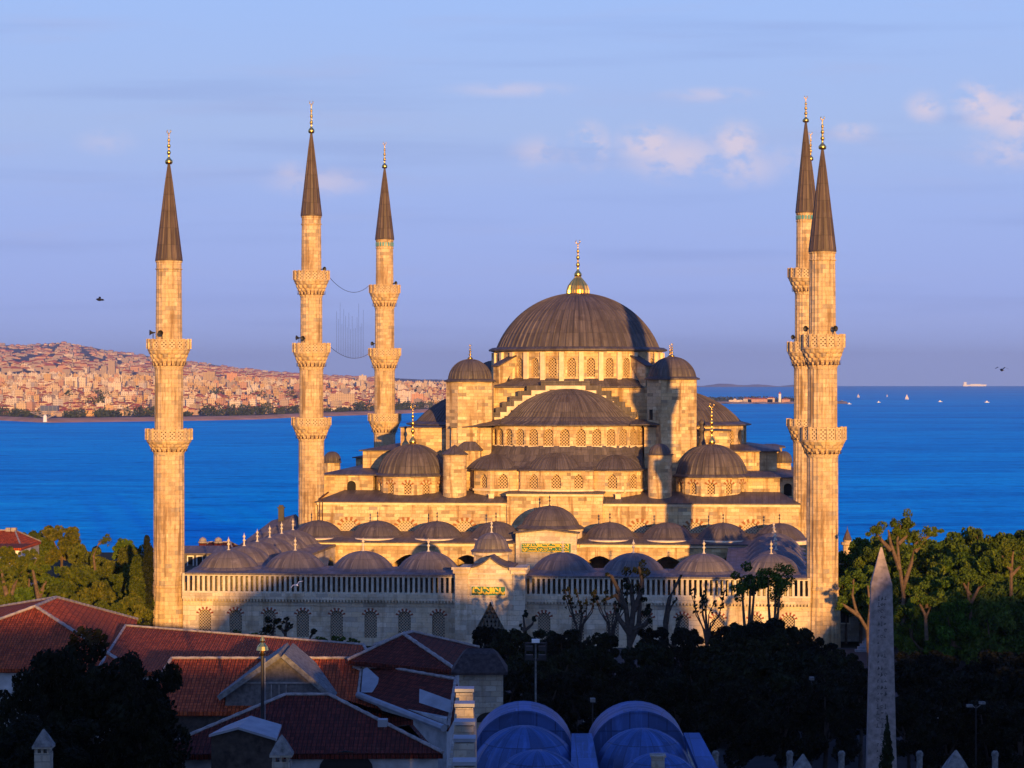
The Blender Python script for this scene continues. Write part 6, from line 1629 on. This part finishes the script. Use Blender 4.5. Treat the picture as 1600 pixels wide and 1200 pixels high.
# merloned wall running towards the viewer
o = thing('merloned_wall', 'stone wall with white capped merlons running towards the viewer at bottom centre', 'wall', (-2.0, 95, 0))
mb = MB(); mb.box(-.45, .45, -40, 9.2, 0, 14.2); mb.build('wall_body', M['graystone'], o)
for py in (1075, 1098, 1126, 1152, 1188):
    Yq = 13.6*F/(py-E); y = Yq-95; x = (726-800)*Yq/F+2.0
    mb = MB(); mb.grid([[(x+a*.44, y+b*.9, 14.2) for a, b in ((-1, -1), (1, -1), (1, 1), (-1, 1))], [(x+a*.36, y+b*.75, 15.28) for a, b in ((-1, -1), (1, -1), (1, 1), (-1, 1))]], close=True); m_ = mb.build('merlon', M['graystone'], o)
    mb = MB(); mb.box(x-.42, x+.42, y-.5, y+.5, 15.281, 15.42); mb.build('cap_slab', M['zinc'], m_)
# lead covered vaults and domes
o = thing('lead_vaulted_hall', 'hall roofed with ribbed blue-grey lead vaults and domes at the bottom centre', 'building', (3, 112, 0)); L = Vector(o.location)
mb = MB(); mb.box(-5.6, 6.4, -14, 10, 0, 10.0); mb.build('walls', M['graystone'], o)
def vault(px, ytop, Y, wpx, dep):
    k = Y/F; r = wpx*k/2; zt_ = H-(ytop-E)*k; cx = (px-800)*k-3; y0 = Y-112; zc_ = zt_-r*0.92
    n = 20; A = [(r*cos(pi*i/n), zc_+r*.92*sin(pi*i/n)) for i in range(n+1)]
    A = [(A[0][0], 9.9)]+A+[(A[-1][0], 9.9)]
    mb = MB(); m_ = 7
    mb.grid([[(cx+a*(1.0+(.012 if j % 2 else 0)), y0+dep*j/m_, z+(.03 if j % 2 else 0)) for a, z in A] for j in range(m_+1)])
    mb.face([(cx+a, y0, z) for a, z in A]); mb.build('lead_vault', M['lead_vault'], o)
    mb = MB(); R0, R1 = r*1.0, r*.955
    for (i) in range(n):
        q = [(cx+R*cos(pi*(i+e)/n), y0-.06, zc_+R*.92*sin(pi*(i+e)/n)) for R, e in ((R0, 0), (R0, 1), (R1, 1), (R1, 0))]; mb.slab(q, (0, .059, 0))
    mb.build('vault_rim', M['lead_vault'], o)
def ldome(px, ytop, Y, wpx, flat=.8, ribs=16):
    k = Y/F; r = wpx*k/2; zt_ = H-(ytop-E)*k; mb = MB()
    mb.lathe(((px-800)*k-3, Y-112, zt_-r*flat), [(r, -1.5), (r, 0)]+cap_prof(r*.985, r*flat, 14), angs=rib_angs(ribs), mod=lambda i, j, q: q+(.05 if i % 3 == 1 and q > .3 else 0)); mb.build('lead_dome', M['lead_vault'], o)
vault(818, 1110, 114.5, 156, 3.2); vault(998, 1110, 114.5, 154, 3.2)
ldome(820, 1134, 111.4, 172); ldome(1004, 1138, 111.4, 156); ldome(1030, 1176, 107.5, 140); ldome(840, 1172, 107.5, 150)
for (a, b, c_, d_) in (((1068, 1145, 113), (1093, 1145, 113), (1124, 1202, 107), (1092, 1202, 107)), ((893, 1146, 113.4), (925, 1146, 113.4), (936, 1202, 107), (892, 1202, 107))):
    mb = MB(); mb.slab([Vector(at(*q))-L for q in (a, b, c_, d_)], (0, 0, -.3)); mb.build('sheet_roof', M['lead_vault'], o)
p = Vector(at(1028, 1182, 104))-L; mb = MB(); mb.box(p.x-.28, p.x+.28, p.y-.28, p.y+.28, p.z-.9, p.z); mb.box(p.x-.34, p.x+.34, p.y-.34, p.y+.34, p.z+.001, p.z+.08); mb.build('stone_vent', M['graystone'], o)
# ================================================================ POLES AND LAMPS
def pole(px, ytop, ybase, Y, label, kind):
    k = Y/F; o = thing({'column': 'lamp_column', 'flood': 'floodlight_mast', 'lamp': 'street_lamp', 'twin': 'street_lamp'}[kind], label, 'lamp post', ((px-800)*k, Y, 0)); z = H-(ytop-E)*k
    mb = MB(); r = {'column': .11, 'flood': .07, 'lamp': .05, 'twin': .06}[kind]
    mb.lathe((0, 0, 0), [(r*1.8, 0), (r*1.5, 1), (r, 1.2), (r*.8, z)], n=10); mb.build('post', M['iron' if kind != 'flood' else 'dullstone'], o)
    mb = MB()
    if kind == 'column':
        mb.lathe((0, 0, z), [(.1, -.5), (.16, -.35), (.09, -.25), (.32, -.2), (.26, .0), (.1, .2), (.13, .3), (.03, .55)], n=12); mb.build('gilt_head', M['gold'], o)
        mb = MB(); mb.tube([(.16, -.1, 0.5), (.14, -.1, z-.6)], .02, 5); mb.build('wire', M['zinc'], o)
    elif kind == 'flood':
        w_ = 17*k; h_ = 28*k
        mb.box(-w_, w_, -.05, .05, z-.1, z); mb.box(-w_, w_, -.05, .05, z-h_, z-h_+.1); mb.box(-w_, -w_+.1, -.05, .05, z-h_+.101, z-.101); mb.box(w_-.1, w_, -.05, .05, z-h_+.101, z-.101); mb.build('frame', M['iron'], o)
        for dx, dz in ((-.4, -.35), (.4, -.35), (-.4, -.9), (.4, -.9)): mb = MB(); mb.box(dx-.22, dx+.22, -.3, -.06, z+dz-.15, z+dz+.15); mb.build('floodlight', M['iron'], o)
        mb = MB(); mb.box(-.25, .25, -.3, .1, z+.01, z+.22); mb.build('top_box', M['white'], o)
    elif kind == 'lamp': mb.box(-.16, .16, -.45, .1, z, z+.22); mb.build('lamp_head', M['dullstone'], o)
    else:
        for sg in (-1, 1): mb = MB(); mb.tube([(0, 0, z-.2), (sg*.3, 0, z)], .03, 5); mb.box(sg*.42-.2, sg*.42+.2, -.2, .2, z-.02+.1*sg, z+.14+.1*sg); mb.build('lamp_head', M['dullstone'], o)
    return o
pole(410, 1010, 1155, 124, 'tall dark column with gilded lantern head among the red roofs', 'column')
pole(837, 1004, 1110, 150, 'thin floodlight mast with square frame before the dark trees', 'flood')
pole(926, 1096, 1140, 150, 'short street lamp with white head between the two lead vaults', 'lamp')
pole(1525, 1102, 1160, 160, 'street lamp with two white heads in the dark right corner', 'twin')
pole(1268, 1062, 1140, 178, 'slim street lamp among the dark trees left of the obelisk', 'lamp')
for px in (1118, 1234, 1315, 1437, 1555):
    k = 142/F; o = dup(bol, ((px-800)*k, 142, 0)) if px != 1118 else None
    if o is None:
        bol = thing('stone_bollard', 'slender pale post in the spaced row along the dark bottom edge of the square', 'bollard', ((px-800)*k, 142, 0), 0, 'pale posts along the square')
        mb = MB(); mb.lathe((0, 0, 0), [(.2, 0), (.18, 6.4), (.22, 6.42), (.22, 6.6), (.1, 6.75)], n=10); mb.build('post', M['dullstone'], bol)
# ================================================================ HAZE
hz = MB(); hz.box(-9600, 9600, -420, 24000, -60, 290)
m = bpy.data.materials.new('evening_haze'); t = NT(m)
pv_ = t.n('ShaderNodeVolumePrincipled', {'Color': (0.80, 0.90, 1.0), 'Density': 0.00004, 'Anisotropy': 0.45})
t.n('ShaderNodeOutputMaterial', {1: pv_.outputs[0]})
tag(hz.build('haze', m), kind='stuff', label='thin evening haze lying over the sea and far shore', cat='haze')
